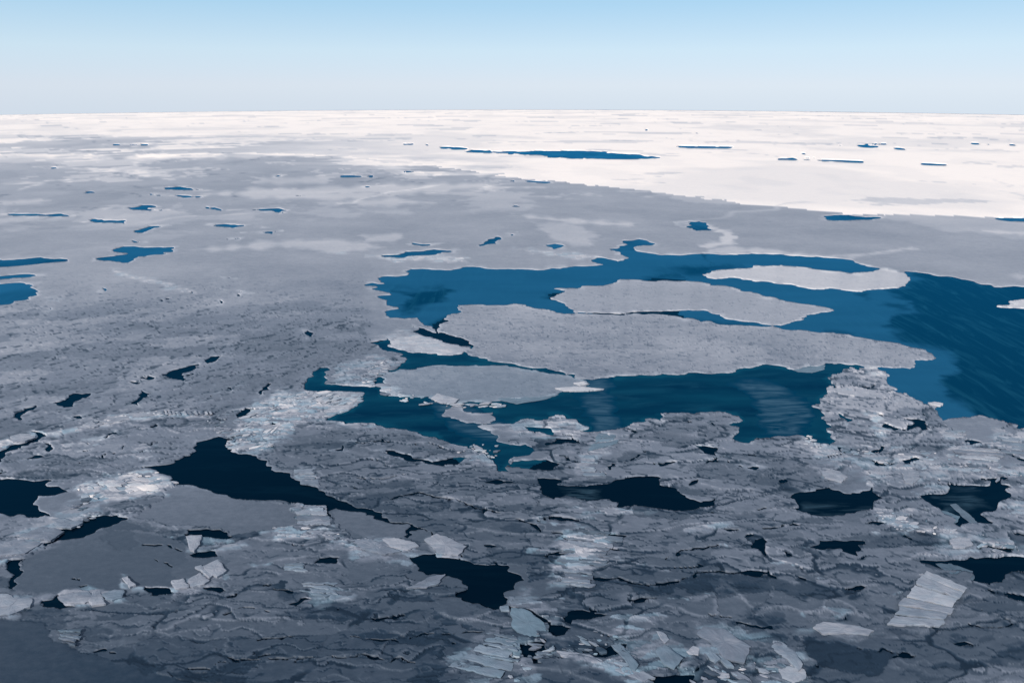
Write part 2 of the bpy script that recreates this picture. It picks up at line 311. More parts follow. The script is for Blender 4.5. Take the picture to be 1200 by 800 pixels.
PALE = [   #
 (3,.8,[(200,690),(232,672),(256,655),(268,672),(262,684),(230,694),(205,698)]),(3,.8,[(145,676),(160,690),(205,690),(204,694),(150,694)]),
 (4,.5,[(217,628),(240,626),(268,632),(290,640),(262,650),(225,645)]),(4,.55,[(385,640),(430,640),(500,650),(545,655),(480,660),(420,656)]),
 (4,.5,[(560,500),(600,492),(640,470),(690,476),(700,500),(670,520),(600,510)]),(4,.5,[(560,515),(590,520),(600,540),(580,548),(545,535)]),
 (5,.5,[(620,690),(640,705),(660,740),(640,745),(600,712),(590,700)]),(4,.5,[(520,775),(560,745),(600,738),(640,760),(620,800),(560,806),(530,790)]),
 (5,.5,[(940,510),(1000,528),(1060,540),(1120,545),(1200,545),(1200,560),(1100,560),(1040,565),(990,555),(950,535)]),
 (5,.4,[(1130,620),(1200,640),(1240,655),(1180,652),(1140,640)]),(4,.5,[(85,590),(110,588),(125,600),(100,622),(60,640),(-20,660),(-20,640),(50,615)]),
 (4,.45,[(900,790),(930,745),(955,735),(945,760),(950,800),(900,806)]),(4,.4,[(400,484),(425,490),(470,500),(450,510),(405,500),(380,494)]),
 (4,.4,[(320,495),(345,500),(335,525),(300,530)]),(3,.5,[(380,684),(400,690),(412,700),(380,712),(350,706)]),   # snowier or crushed, paler patches (feather px, strength)
 (6,.9,[(262,520),(275,505),(300,475),(330,462),(375,460),(424,462),(422,472),(405,482),(380,492),(356,490),(350,500),(330,515),(312,530),(290,530),(270,525)]),
 (4,1.,[(85,575),(110,566),(135,556),(157,551),(177,550),(190,558),(207,568),(197,580),(150,584),(108,590),(88,580)]),
 (2.5,1.,[(-60,540),(0,518),(18,512),(45,508),(52,510),(95,502),(130,490),(180,483),(245,486),(247,490),(180,489),(130,498),(95,506),(50,512),(17,522),(-60,556)]),
 (3,.6,[(347,551),(370,550),(375,572),(350,568)]),(2.5,.7,[(345,593),(381,593),(386,613),(347,617)]),
 (2.5,.95,[(305,624),(345,616),(385,619),(415,645),(435,651),(420,650),(375,630),(330,635)]),
 (2.5,.9,[(410,633),(455,630),(490,642),(485,648),(455,652),(440,645)]),(3,.55,[(497,632),(512,626),(547,642),(535,654),(515,651)]),
 (3,.4,[(475,691),(525,674),(515,687),(490,692)]),(3,.5,[(962,553),(980,552),(992,562),(985,567),(968,563)]),
 (4,.6,[(1112,632),(1135,630),(1140,642),(1120,648)]),(5,.7,[(1027,601),(1050,603),(1072,615),(1100,618),(1130,625),(1120,632),(1080,625),(1050,622),(1035,612)]),
 (4,.4,[(1120,525),(1155,528),(1170,540),(1165,552),(1130,545)]),(4,.5,[(1055,555),(1075,550),(1077,565),(1062,570)]),
 (8,.65,[(717,740),(735,730),(760,735),(790,750),(815,770),(815,790),(770,790),(740,785),(700,772),(720,765)]),
 (6,.65,[(815,745),(825,735),(860,738),(900,745),(935,765),(945,800),(900,806),(840,790),(815,765)]),
 (3,.9,[(642,762),(675,767),(705,775),(730,775),(767,798),(740,806),(700,785),(660,772)]),
 (3,.4,[(953,735),(965,730),(1000,732),(1025,742),(1000,747),(965,742)]),
 (4,.8,[(660,620),(725,625),(690,680),(660,685),(640,690),(650,660)]),
 (3,.8,[(-20,650),(20,645),(50,632),(40,645),(10,660),(-20,665)]),(4,.6,[(0,698),(22,695),(55,700),(35,715),(10,723),(-20,720),(-20,700)]),
 (2.5,.9,[(60,702),(75,692),(110,690),(145,694),(144,705),(105,709),(72,708)]),
 (3,.6,[(400,452),(450,445),(475,465),(520,475),(510,480),(440,466),(415,458)]),
 (3,.5,[(395,430),(440,413),(470,425),(455,432),(440,445),(425,452),(390,450)]),
 (4,.4,[(440,395),(480,385),(500,395),(540,412),(500,412),(460,402)]),
 (2.5,.5,[(700,515),(710,508),(722,512),(715,530),(695,540),(680,560),(670,552),(685,530)]),
 (3,.4,[(655,585),(680,590),(695,610),(675,610)]),(4,.3,[(930,515),(960,515),(962,530),(940,530)]),
 (3,.9,[(1015,485),(1030,488),(1040,510),(1035,518),(1027,505)]),(3,.5,[(1101,505),(1129,505),(1128,514),(1110,513)]),
 (6,.35,[(1165,502),(1200,510),(1200,525),(1160,520)]),
 # streaks of snow on the far grey ice
 (2,.8,[(60,196),(120,198),(215,205),(210,210),(140,203)]),(3,.7,[(245,227),(300,222),(400,219),(540,215),(600,217),(530,224),(400,234),(310,232)]),
 (2,.7,[(20,182),(130,183),(370,178),(380,182),(250,186),(100,186)]),(3,.6,[(410,235),(470,233),(500,238),(420,243)]),
 (3,.6,[(220,293),(270,288),(345,281),(420,283),(450,290),(400,297),(330,289),(250,294)]),(3,.6,[(300,208),(400,208),(390,215),(320,216),(295,213)]),
 (2.5,.6,[(425,276),(475,275),(460,283),(430,284)]),(2.5,.7,[(600,250),(660,256),(750,262),(740,265),(650,260)]),
 (2,.9,[(825,262),(845,268),(863,277),(858,285),(840,289),(825,292),(820,288),(845,282),(850,276)]),
 (2,.7,[(840,289),(900,292),(970,300),(1010,298),(1070,290),(1072,292),(1010,301),(960,303),(890,296),(825,297)]),
 (3,.5,[(625,262),(665,260),(700,275),(690,290),(650,282)]),(2.5,.7,[(430,300),(470,300),(545,301),(550,307),(470,306)]),(2.5,.6,[(600,290),(700,300),(710,305),(640,299)]),
 (2,.6,[(1150,270),(1200,271),(1195,276),(1160,273)]),(3,.5,[(1180,322),(1200,320),(1200,328)]),
 (2,.5,[(0,236),(60,233),(60,237),(0,240)]),(2.5,.4,[(48,351),(75,348),(73,352),(52,353)]),(2,.5,[(135,315),(170,325),(230,342),(225,345),(150,325)]),
]
SNOW_EDGE = [(-1500,172),(-400,172),(0,173),(60,176),(200,178),(330,180),(420,184),(480,190),(530,198),(560,202),(600,208),(680,216),(740,222),(800,230),(850,237),(900,241),(950,248),(1000,251),(1100,253),(1200,256),(1500,262),(2800,290),(2800,60),(-1500,60)]
THIN = {   # skins of new ice on the water: mid-blue
 'west': [(415,300),(800,290),(830,296),(830,312),(800,320),(760,326),(700,340),(640,345),(700,372),(530,372),(500,385),(440,385),(400,330)],
 'arm': [(830,312),(830,290),(1000,300),(1060,318),(1075,325),(1040,342),(1062,352),(1075,366),(1045,371),(1040,383),(1067,400),(1107,410),(1128,422),(1117,440),(1102,450),(1110,463),(1133,477),(1150,490),(1090,500),(1010,430),(1000,400),(880,384),(800,374),(800,320)],
}
THIN.update({
 'right': [(1000,310),(1060,300),(1500,300),(1500,560),(1150,510),(1110,470),(1040,400),(1020,350)],
 'mid': [(350,420),(460,395),(700,425),(980,415),(1045,425),(1045,460),(990,530),(860,525),(700,512),(640,540),(580,560),(470,510),(350,500)],
})
GREASE = {'pale_right': [(858,447),(880,446),(905,452),(925,463),(947,478),(946,500),(925,514),(903,512),(897,492),(885,468)],
 'pale_mid': [(660,447),(700,444),(716,450),(705,458),(712,470),(724,502),(702,506),(692,490),(683,478),(690,462)],
 'pale_left': [(505,466),(530,472),(560,482),(590,500),(595,515),(575,520),(555,505),(530,497),(515,482)]}
WISPS = {'pale_hole': [(660,572),(690,565),(700,575),(690,588),(665,584)], 'pale_pool': [(940,592),(975,592),(1022,596),(1022,601),(960,602),(938,599)],
 'pale_corner': [(1095,582),(1140,572),(1150,590),(1130,600),(1105,600)]}
THIN_HOLES = [[(463,337),(490,340),(517,336),(528,341),(523,350),(500,360),(483,367),(465,366),(481,355),(475,347),(463,343)],
              [(785,313),(830,311),(865,310),(866,313),(835,317),(850,322),(810,325),(790,320),(765,316)],
              [(1008,345),(1020,343),(1027,349),(1012,349)],[(1037,357),(1050,356),(1065,362),(1045,361)],[(970,387),(1000,390),(990,393)],[(865,372),(880,370),(882,377),(868,377)]]

# zones: grey ice split into big named pieces, later ones win
ZONES = [
 ('far_left', None),
 ('mid_left', [(-1500,330),(0,315),(110,310),(250,296),(420,300),(470,318),(420,334),(430,380),(430,400),(470,420),(470,440),(430,455),(360,462),(300,472),(250,485),(180,482),(130,489),(50,505),(0,520),(-1500,700)]),
 ('wedge_left', [(-1500,700),(0,520),(50,507),(130,490),(180,483),(250,487),(262,512),(225,520),(220,537),(160,548),(110,565),(85,578),(50,564),(-1500,560)]),
 ('near_centre', [(250,487),(300,472),(360,462),(390,490),(470,500),(540,520),(600,550),(640,600),(625,660),(560,662),(540,655),(547,642),(485,616),(400,588),(340,556),(290,530),(262,520)]),
 ('near_mid', [(590,560),(600,520),(620,485),(780,480),(870,482),(900,512),(985,515),(1000,545),(975,571),(930,580),(928,600),(840,600),(640,592)]),
 ('peninsula', [(1040,425),(990,425),(950,470),(960,512),(985,520),(1030,528),(1065,522),(1100,505),(1112,488),(1060,455)]),
 ('right_rim', [(985,520),(1030,528),(1065,522),(1100,500),(1180,485),(2800,480),(2800,660),(1070,655),(1020,640),(1010,612),(1025,570),(1000,545)]),
 ('middle_band', [(625,592),(840,600),(928,600),(1015,612),(1020,640),(1070,655),(1100,668),(1085,669),(1034,735),(900,736),(870,730),(898,671),(862,673),(835,670),(800,681),(770,686),(740,684),(692,679),(620,680),(615,640)]),
 ('near_left', [(-1500,606),(60,606),(90,608),(30,652),(15,690),(70,712),(170,696),(300,692),(480,680),(600,700),(600,806),(560,1200),(-1500,1200)]),
 ('slab_left', [(90,606),(200,568),(300,586),(345,592),(382,595),(388,612),(410,630),(470,632),(547,642),(540,655),(485,655),(480,685),(300,692),(262,692),(270,660),(222,640),(150,612)]),
 ('bottom_centre', [(480,690),(540,700),(590,716),(640,700),(692,679),(740,684),(770,686),(800,681),(835,670),(862,673),(898,671),(900,700),(870,732),(900,738),(820,745),(790,790),(700,1200),(560,1200),(540,780),(500,730)]),
 ('bottom_right', [(870,732),(900,736),(1034,735),(1085,669),(1130,668),(1160,684),(1180,665),(2800,660),(2800,1200),(700,1200),(790,790),(820,745)]),
 ('oval', [(30,653),(65,639),(120,621),(200,630),(222,640),(215,660),(200,668),(206,686),(170,690),(120,700),(75,692),(35,697),(22,690),(22,672)]),
 ('smooth_left', [(-1500,722),(35,726),(70,750),(100,765),(200,792),(260,830),(300,1200),(-1500,1200)]),
 ('wedge_plate', [(386,612),(396,597),(440,606),(482,616),(472,630),(455,632),(430,633),(405,622)]),
 ('grey_tongue', [(100,630),(120,620),(160,607),(205,571),(232,572),(300,588),(345,594),(347,616),(305,622),(270,626),(235,618),(150,607)]),
 ('round_right', [(1112,492),(1132,488),(1150,485),(1177,495),(1178,510),(1165,516),(1145,519),(1130,514),(1113,498)]),
 ('pebble', [(1178,499),(1184,497),(1190,501),(1189,508),(1181,509)]),
 ('hook', [(979,572),(995,565),(1019,568),(1020,575),(1005,579),(985,577)]),
]
ZLAB = {
 'far_left': ('ice_field', 'flat lilac-grey ice with snow streaks between the white field and the blue lead', 'ice field'),
 'mid_left': ('ice_field', 'broad scaly grey ice left of the blue lead dotted with small dark pools', 'ice field'),
 'wedge_left': ('ice_field', 'grey rafted ice wedge between the pale pressure ridge and the black pools at left', 'ice field'),
 'near_centre': ('ice_field', 'overlapping grey sheets with wavy dark cracks right of the long black lead', 'ice field'),
 'near_mid': ('ice_field', 'ragged patchy grey ice between the wide blue lead and the dark pool below it', 'ice field'),
 'peninsula': ('ice_field', 'mottled grey ice tongue pointing up into the lead below the main floe tip', 'ice field'),
 'right_rim': ('ice_field', 'broken grey ice with pale crumbs and dark pools at the right-hand edge', 'ice field'),
 'middle_band': ('ice_field', 'grey rafted ice above the long curved dark crack, beside a ladder of pale strips', 'ice field'),
 'near_left': ('ice_field', 'dark grey ice crossed by long thin black cracks along the bottom left', 'ice field'),
 'slab_left': ('ice_field', 'grey ice with bright crushed seams between two black pools left of centre', 'ice field'),
 'bottom_centre': ('ice_field', 'dark rafted ice at the bottom centre strewn with shattered pale shards', 'ice field'),
 'bottom_right': ('ice_field', 'dark grey slabs and black hollows in the bottom right corner', 'ice field'),
 'oval': ('ice_floe', 'dark grey oval floe hemmed by a black channel and pale tipped slabs', 'ice floe'),
 'smooth_left': ('ice_floe', 'smooth dark unbroken floe filling the bottom left corner', 'ice floe'),
 'wedge_plate': ('ice_floe', 'small plain grey wedge floe at the end of the long black lead', 'ice floe'),
 'grey_tongue': ('ice_floe', 'plain smooth grey floe directly below the large black pool left of centre', 'ice floe'),
 'round_right': ('ice_floe', 'rounded clean grey floe at the lower shore of the dark water on the right', 'ice floe'),
 'pebble': ('ice_floe', 'tiny round floe touching the rounded grey floe on the right', 'ice floe'),
 'hook': ('ice_floe', 'small lens-shaped floe at the top of the dark pool below the ice tongue', 'ice floe'),
 'snow': ('snow_field', 'white snow-covered ice reaching from the grey ice to the horizon', 'snow field'),
 'main': ('ice_floe', 'largest free floe, pale grey and pointed at its right end, in the blue lead', 'ice floe'),
 'long': ('ice_floe', 'long flat grey floe just behind the largest floe in the blue lead', 'ice floe'),
 'upper': ('ice_floe', 'narrow pale floe with a forked right end at the top shore of the lead', 'ice floe'),
 'edge': ('ice_floe', 'small pale floe cut by the right edge of the photo in dark water', 'ice floe'),
 'lower': ('ice_floe', 'grey floe with a white crushed rim in front of the largest floe left part', 'ice floe'),
 'wedge': ('ice_floe', 'thin pale wedge floe left of the largest floe behind a curved black slit', 'ice floe'),
 'islet': ('ice_floe', 'smallest two-lobed islet floating in the dark lead below the white-rimmed floe', 'ice floe'),
 'thin_right': ('thin_ice', 'dark blue wind-streaked new ice filling the right-hand water by the picture edge', 'thin ice'),
 'thin_mid': ('thin_ice', 'deep blue new ice in the long lead in front of the largest floe', 'thin ice'),
 'thin_pale_right': ('grease_ice', 'wispy pale grease ice in the lead left of the ice tongue', 'grease ice'),
 'thin_pale_mid': ('grease_ice', 'pale wisp of grease ice bending down through the middle of the long lead', 'grease ice'),
 'thin_pale_left': ('grease_ice', 'faint grease ice by the two-lobed islet at the left of the long lead', 'grease ice'),
 'thin_pale_hole': ('grease_ice', 'faint grease ice at the left end of the wide dark pool at centre', 'grease ice'),
 'thin_pale_pool': ('grease_ice', 'thin pale wisp along the near shore of the pool below the ice tongue', 'grease ice'),
 'thin_pale_corner': ('grease_ice', 'bluish grease ice in the pool crossed by the slanting grey bar', 'grease ice'),
 'thin_west': ('thin_ice', 'smooth mid-blue skin of new ice around the dark heart-shaped opening', 'thin ice'),
 'thin_arm': ('thin_ice', 'mid-blue new ice curving down the right side between floes and dark water', 'thin ice'),
}
PLATED = {'wedge_left', 'near_centre', 'near_mid', 'peninsula', 'right_rim', 'middle_band', 'near_left', 'slab_left', 'bottom_centre', 'bottom_right'}

# ------------------------------------------------------------------ sampling grid (rings of distance around the flying point, finer when near)
vc = np.concatenate([np.arange(128.62, 133, 0.45), np.arange(133, 980, 1.2)])
theta = PITCH - np.arctan((400 - vc) / F)
theta = np.maximum(theta, DIP * 1.0008)
tt = np.tan(theta)
kk = 1 / (2 * R)
dist = 2 * H / (tt + np.sqrt(np.maximum(tt * tt - 4 * kk * H, 0)))
az = np.radians(np.linspace(-51, 51, 1180))
D, A = np.meshgrid(dist, az, indexing='ij')
X, Y = D * np.sin(A), D * np.cos(A)
NR, NC = X.shape
U0, V0 = to_px(X, Y, drop(X, Y))

# fractal wandering of the outlines, band-limited to what the grid resolves
WX = np.zeros_like(X); WY = np.zeros_like(X)
for k, lam in enumerate([400, 200, 100, 50, 25, 12, 6, 3, 1.5, 0.8]):
    lp = lam * F / D
    w = smooth(1.6, 4, lp) * (1 - smooth(26, 46, lp))
    if w.max() <= 0: continue
    cx, cy = X / lam * .55, Y / lam
    hf = .24 + .22 * (lp < 14) * smooth(1.6, 6, lp)
    WX += w * lam * hf * 1.25 * vnoise(cx, cy, 100 + k)
    WY += w * lam * hf * .62 * vnoise(cx, cy, 200 + k)
X2, Y2 = X + WX * (1 + 1.2 * smooth(450, 700, D)), Y + WY * (1 + .5 * smooth(100, 300, D)) * (1 - .6 * smooth(450, 900, D))
U, V = to_px(X2, Y2, drop(X2, Y2))


def sdf(poly, pad=8.0, far=-50.0):
    """signed distance in px (positive inside), far outside the padded box"""
    P = np.array(poly, float)
    x0, y0 = P.min(0) - pad; x1, y1 = P.max(0) + pad
    m = (U > x0) & (U < x1) & (V > y0) & (V < y1)
    out = np.full(U.shape, far)
    u, v = U[m], V[m]
    if u.size == 0: return out
    best = np.full(u.shape, 1e9); ins = np.zeros(u.shape, bool)
    Q = np.roll(P, -1, 0)
    for (ax, ay), (bx, by) in zip(P, Q):
        ex, ey = bx - ax, by - ay
        L = ex * ex + ey * ey + 1e-9
        t = np.clip(((u - ax) * ex + (v - ay) * ey) / L, 0, 1)
        best = np.minimum(best, (u - ax - t * ex) ** 2 + (v - ay - t * ey) ** 2)
        if ay != by:
            c = ((ay > v) != (by > v)) & (u < (bx - ax) * (v - ay) / (by - ay) + ax)
            ins ^= c
    d = np.sqrt(best)
    out[m] = np.where(ins, d, -d)
    return out


def sdline(pts, pad=6.0):
    P = np.array(pts, float)
    x0, y0 = P.min(0) - pad; x1, y1 = P.max(0) + pad
    m = (U > x0) & (U < x1) & (V > y0) & (V < y1)
    out = np.full(U.shape, 50.0)
    u, v = U[m], V[m]
    if u.size == 0: return out
    best = np.full(u.shape, 1e9)
    for (ax, ay), (bx, by) in zip(P[:-1], P[1:]):
        ex, ey = bx - ax, by - ay
        t = np.clip(((u - ax) * ex + (v - ay) * ey) / (ex * ex + ey * ey + 1e-9), 0, 1)
        best = np.minimum(best, (u - ax - t * ex) ** 2 + (v - ay - t * ey) ** 2)
    out[m] = np.sqrt(best)
    return out


names = []
def nid(n):
    if n not in names: names.append(n)
    return names.index(n)

ID = np.zeros(U.shape, np.int32)
zone_rim = np.full(U.shape, 50.0)
for n, poly in ZONES:
    k = nid(n)
    if poly is None: ID[:] = k; continue
    s = sdf(poly)
    zone_rim = np.where(s > 0, np.minimum(s, 50), np.minimum(zone_rim, np.abs(s)))
    ID[s > 0] = k
snow_s = sdf(SNOW_EDGE, pad=30)
ID[snow_s > 0] = nid('snow')

WATER = np.full(U.shape, -50.0)
for p in LEADS:
    WATER = np.maximum(WATER, sdf(p, pad=14))
ICE = -WATER
floe_in = np.full(U.shape, -50.0)
for n, p in FLOES.items():
    s = sdf(p, pad=14)
    ID[s > 0] = nid(n)
    ICE = np.maximum(ICE, s)
    # an edge of ice beside a floe is set by the floe outline
ICE = ICE + .12 * smooth(500, 900, D) + .9 * smooth(430, 600, D) * smooth(.05, .45, vnoise(X / 34, Y / 60, 603) + .4 * vnoise(X / 12, Y / 30, 604))
tiny = .52 - fbm(X / 95, Y / 80, 601, 5, .5) - .25 * vnoise(X / 420, Y / 300, 602) + .25 * smooth(300, 700, U) * smooth(210, 230, V) + .08 * (snow_s > 0)
ICE = np.minimum(ICE, np.where((D > 430) & (D < 3500), tiny * 14 + 4 * smooth(700, 430, D), 50))
for p in SLIVERS:
    ICE = np.minimum(ICE, -sdf(p, pad=14))
lines_d = np.full(U.shape, 50.0)
for wdt, p in LINES:
    d = sdline(p)
    tap = 0.55 + 0.6 * (vnoise(X / 6, Y / 6, 7) + .3)
    lines_d = np.minimum(lines_d, d - wdt * np.clip(tap, .15, 1.3))
ICE = np.minimum(ICE, np.where(D < 700, lines_d * 1.5, 50))

# ---- ice relief and frost (0 = thin dark wet ice, 1 = dry snow; also carries painted brightening with distance)
isn = (ID == nid('snow')) * 1.0
# base frost: near-to-far brightening of grazing sky reflection, put into the ice colour
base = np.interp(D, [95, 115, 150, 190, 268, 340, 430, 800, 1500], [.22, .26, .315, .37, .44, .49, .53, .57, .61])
for n, dv in {'main': .05, 'long': .06, 'upper': .14, 'edge': .16, 'lower': .05, 'wedge': .12, 'oval': -.04, 'smooth_left': -.105, 
              'grey_tongue': .02, 'islet': .08, 'peninsula': .06, 'round_right': .03, 'wedge_plate': .03, 'hook': .03}.items():
    base = base + dv * (ID == nid(n))

base = base + .022 * np.isin(ID, [nid(n) for n in ('near_mid', 'right_rim', 'middle_band', 'peninsula')])
base = base - .03 * (ID == nid('mid_left')) * smooth(310, 400, V)
band = lambda lam, lo=1.8, hi=3.6: smooth(lo, hi, lam * F / D) * smooth(0.5, 1.4, lam * F * H / (D * D))
pl = np.isin(ID, [nid(n) for n in PLATED]) * 1.0
ml = (ID == nid('mid_left')) * 1.0
fine = pl + ml * smooth(305, 400, V) + .45 * (ID == nid('main'))
calm = 1 - .6 * np.isin(ID, [nid(n) for n in ('smooth_left', 'grey_tongue', 'wedge_plate', 'oval', 'round_right')])

# big plates
ang = 0.10
Xr, Yr = X * math.cos(ang) + Y * math.sin(ang), -X * math.sin(ang) + Y * math.cos(ang)
wx = Xr + 7 * fbm(X / 14, Y / 9, 31, 4) ; wy = Yr + 3.0 * fbm(X / 16, Y / 7, 41, 5)
f1, f2, c1, c2 = worley(wx / 30, wy / 11, 3)
gapB = (f2 - f1)
openB = smooth(.0, .35, vnoise(X / 18, Y / 8, 77) + .25 * vnoise(X / 5, Y / 4, 78))
crackB = pl * openB * smooth(.05, .015, gapB)

# shingled sheets: each sheet ends in a ragged lip that rides over the next one towards the viewer
al = 0.85 * ml - .10 * pl * smooth(-40, 60, X)
aX, aY = X * np.cos(al) + Y * np.sin(al), Y * np.cos(al) - X * np.sin(al)
rag = .9 * vnoise(X / 2.6, Y / 1.6, 301) + .5 * vnoise(X / 1.2, Y / .8, 302) + .28 * vnoise(X / .55, Y / .4, 303)
rz0 = np.isin(ID, [nid(n) for n in ('near_mid', 'right_rim', 'middle_band', 'peninsula')]) * 1.0
def shingle(lam, seed, keep, wmax, ragk, long=3.4):
    p = aY / lam + 1.25 * fbm(aX / (lam * 3.2), aY / (lam * 2.2), seed, 3) + .35 * vnoise(aX / (lam * .9), aY / (lam * .8), seed + 7) + ragk * rag / lam
    n = np.floor(p); fr = p - n
    am = smooth(keep, keep + .14, vnoise(aX / (lam * long) + 13.7 * n, n * 5.31 + .37, seed + 9))
    ww = wmax * (1 + .35 * rz0 + .3 * ml) * (.35 + .65 * np.clip(.5 + vnoise(aX / (lam * 1.1) + 3.1 * n, n * 2.7, seed + 11), 0, 1))
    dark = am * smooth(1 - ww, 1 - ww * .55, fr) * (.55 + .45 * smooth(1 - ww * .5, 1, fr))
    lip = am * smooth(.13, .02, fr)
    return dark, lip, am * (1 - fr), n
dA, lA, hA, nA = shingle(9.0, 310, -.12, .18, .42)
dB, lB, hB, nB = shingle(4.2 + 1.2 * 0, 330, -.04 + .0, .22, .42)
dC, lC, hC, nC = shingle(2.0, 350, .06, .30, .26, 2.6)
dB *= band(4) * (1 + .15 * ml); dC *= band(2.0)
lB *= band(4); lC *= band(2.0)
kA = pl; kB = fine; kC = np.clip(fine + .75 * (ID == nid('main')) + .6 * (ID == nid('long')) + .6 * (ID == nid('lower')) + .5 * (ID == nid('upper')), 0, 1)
rz = np.isin(ID, [nid(n) for n in ('near_mid', 'right_rim', 'middle_band', 'peninsula', 'near_centre')]) * 1.0
# some of the gaps under the lips are open water
slit = vnoise(X / 11 + 5, Y / 7, 371) + .35 * vnoise(X / 3, Y / 2, 372)
opening = np.maximum(dA, .8 * dB * rz) * smooth(.16 - .10 * rz, .5 - .14 * rz, slit) * pl * smooth(420, 330, D)
ICE = np.minimum(ICE, (.42 - opening) * 6)
# hollows of dark thin ice between the sheets
hol = fbm(Xr / 34, Yr / 8.5, 141, 5, .55) + .075 * rag
hollow = pl * smooth(.225, .24, hol) * smooth(800, 400, D)
hol2 = fbm(Xr / 9, Yr / 2.4, 151, 4, .55) + .06 * rag
hollow2 = fine * smooth(.30, .325, hol2) * band(3)

tint_id = (nA.astype(np.int64) % 997 + 1000) * 4096 + c1 % 4096
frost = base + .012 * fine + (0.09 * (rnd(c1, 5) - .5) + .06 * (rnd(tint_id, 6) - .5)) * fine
frost = frost + calm * (.05 * fbm(X / 60, Y / 40, 161, 4) + .018 * fbm(X / 7, Y / 3.5, 171, 4) * band(5))
z = 0.14 + .12 * rnd(c1, 15) * fine + .24 * kA * hA + .17 * kB * hB + .08 * kC * hC * band(2)
z = z + .05 * fbm(X / 3, Y / 1.6, 181, 3) * band(3)
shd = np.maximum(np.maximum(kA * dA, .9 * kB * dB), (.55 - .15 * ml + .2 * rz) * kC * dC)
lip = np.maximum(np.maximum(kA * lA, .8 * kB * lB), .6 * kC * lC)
crackS = shd; crackT = 0 * shd

dk = np.zeros_like(U); 
for fe, st, p in DARK:
    s = sdf(p, pad=8)
    dk = np.maximum(dk, st * smooth(-.6, .8, s + 2.0 * rag))
pale = np.zeros_like(U)
for fe, st, p in PALE:
    s = sdf(p, pad=12)
    pale = np.maximum(pale, st * smooth(-fe, fe, s + fe * .9 * vnoise(X / 4 * np.clip(200 / D, .05, 1), Y / 3 * np.clip(200 / D, .05, 1), 201)))
zp = np.isin(ID, [nid(n) for n in ('right_rim', 'slab_left', 'middle_band', 'bottom_centre', 'wedge_left', 'peninsula')]) * 1.0
p2 = fbm(Xr / 17, Yr / 6, 611, 4, .55) + .12 * rag * .5 + .10 * (ID == nid('right_rim'))
pale = np.maximum(pale, .55 * zp * smooth(.27, .33, p2) * (1 - dk))
kx = X + 1.2 * fbm(X / 4, Y / 3, 501, 3) + .6 * Y; ky = Y + .6 * fbm(X / 4, Y / 2, 502, 3) - .10 * X
_, _, q1, _ = worley(kx / 5.2, ky / 1.5, 71)
_, _, q2, _ = worley(kx / 1.9 + .3, ky / .62, 72)
r1, r2, r3 = rnd(q1, 3), rnd(q2, 4), rnd(q1, 9)
crush = r1
nearc = (D < 450) * 1.0
frost = frost + pale * (.19 + nearc * (.26 * (r1 - .5) + .12 * (r2 - .5)))
z = z + pale * nearc * (.26 * r1 + .14 * r2)
frost = frost - .16 * dk * calm - .11 * np.maximum(hollow, .55 * hollow2) * (1 - .6 * dk)
z = z - .22 * dk - .16 * hollow - .1 * hollow2
crack = np.clip(np.maximum(crackB, crackS), 0, 1) * (1 - .5 * pale)
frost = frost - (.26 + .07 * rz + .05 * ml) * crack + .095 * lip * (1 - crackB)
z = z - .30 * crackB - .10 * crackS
# zone borders are seams
seam = smooth(1.5, .3, zone_rim) * (D < 600) * smooth(-.1, .4, vnoise(X / 8, Y / 6, 221)) * pl
frost = frost - .12 * seam; z = z - .15 * seam
# worn white rims along open water
rimn = np.clip(.5 + vnoise(X / 5 * np.clip(250 / D, .1, 1), Y / 5 * np.clip(250 / D, .1, 1), 231) * 1.3, 0, 1)
rw = np.where(D > 450, 1.4, 3.0)
rim = smooth(0, 1, 1 - (ICE - .2) / rw) * smooth(1600, 900, D) * rimn * (WATER > -12) * (D > 170)
frost = frost + .14 * rim
# far grey ice: long wind-drawn snow streaks and refrozen leads
farw = smooth(350, 900, D) * (1 - isn)
st1 = fbm(X / 260 + Y / 1400, Y / 210, 241, 6, .62)
sharp = lambda e, w, x: smooth(e, e + w, x)
frost = frost + farw * (.12 * sharp(.13, .06, st1) - .035 * sharp(.14, .08, -st1))
st2 = fbm(X / 90, Y / 130, 243, 5, .65)
frost = frost + farw * .10 * sharp(.26, .04, st2) * smooth(450, 800, D)
fw = X / 420 + .30 * fbm(X / 200, Y / 240, 244, 4); fh = Y / 300 + .30 * fbm(X / 160, Y / 200, 245, 4)
s1, s2, _, _ = worley(fw, fh, 246)
sm = vnoise(X / 130, Y / 200, 247)
seamF = smooth(.045, .0, s2 - s1)
frost = frost + farw * seamF * (.16 * smooth(-.05, .25, sm) - .10 * smooth(.2, .35, -sm))
fw2, fh2 = X / 120 + .3 * fbm(X / 60, Y / 90, 248, 3), Y / 110 + .3 * fbm(X / 70, Y / 80, 249, 3)
s3, s4, _, _ = worley(fw2, fh2, 250)
frost = frost - farw * .12 * smooth(.05, 0, s4 - s3) * smooth(.25, .4, vnoise(X / 70, Y / 60, 258)) * (U < 560)
frost = frost + farw * smooth(600, 1800, D) * .05  # further brightening with distance, painted into the tone
# towards the far left the grey ice gives way to the snow in interleaved tongues
tg = smooth(26, 0, V - (174 + 22 * smooth(350, 560, U))) * (U < 640)
frost = frost + farw * tg * .26 * sharp(.02, .10, fbm(X / 600 + 3, Y / 150, 259, 5, .6))
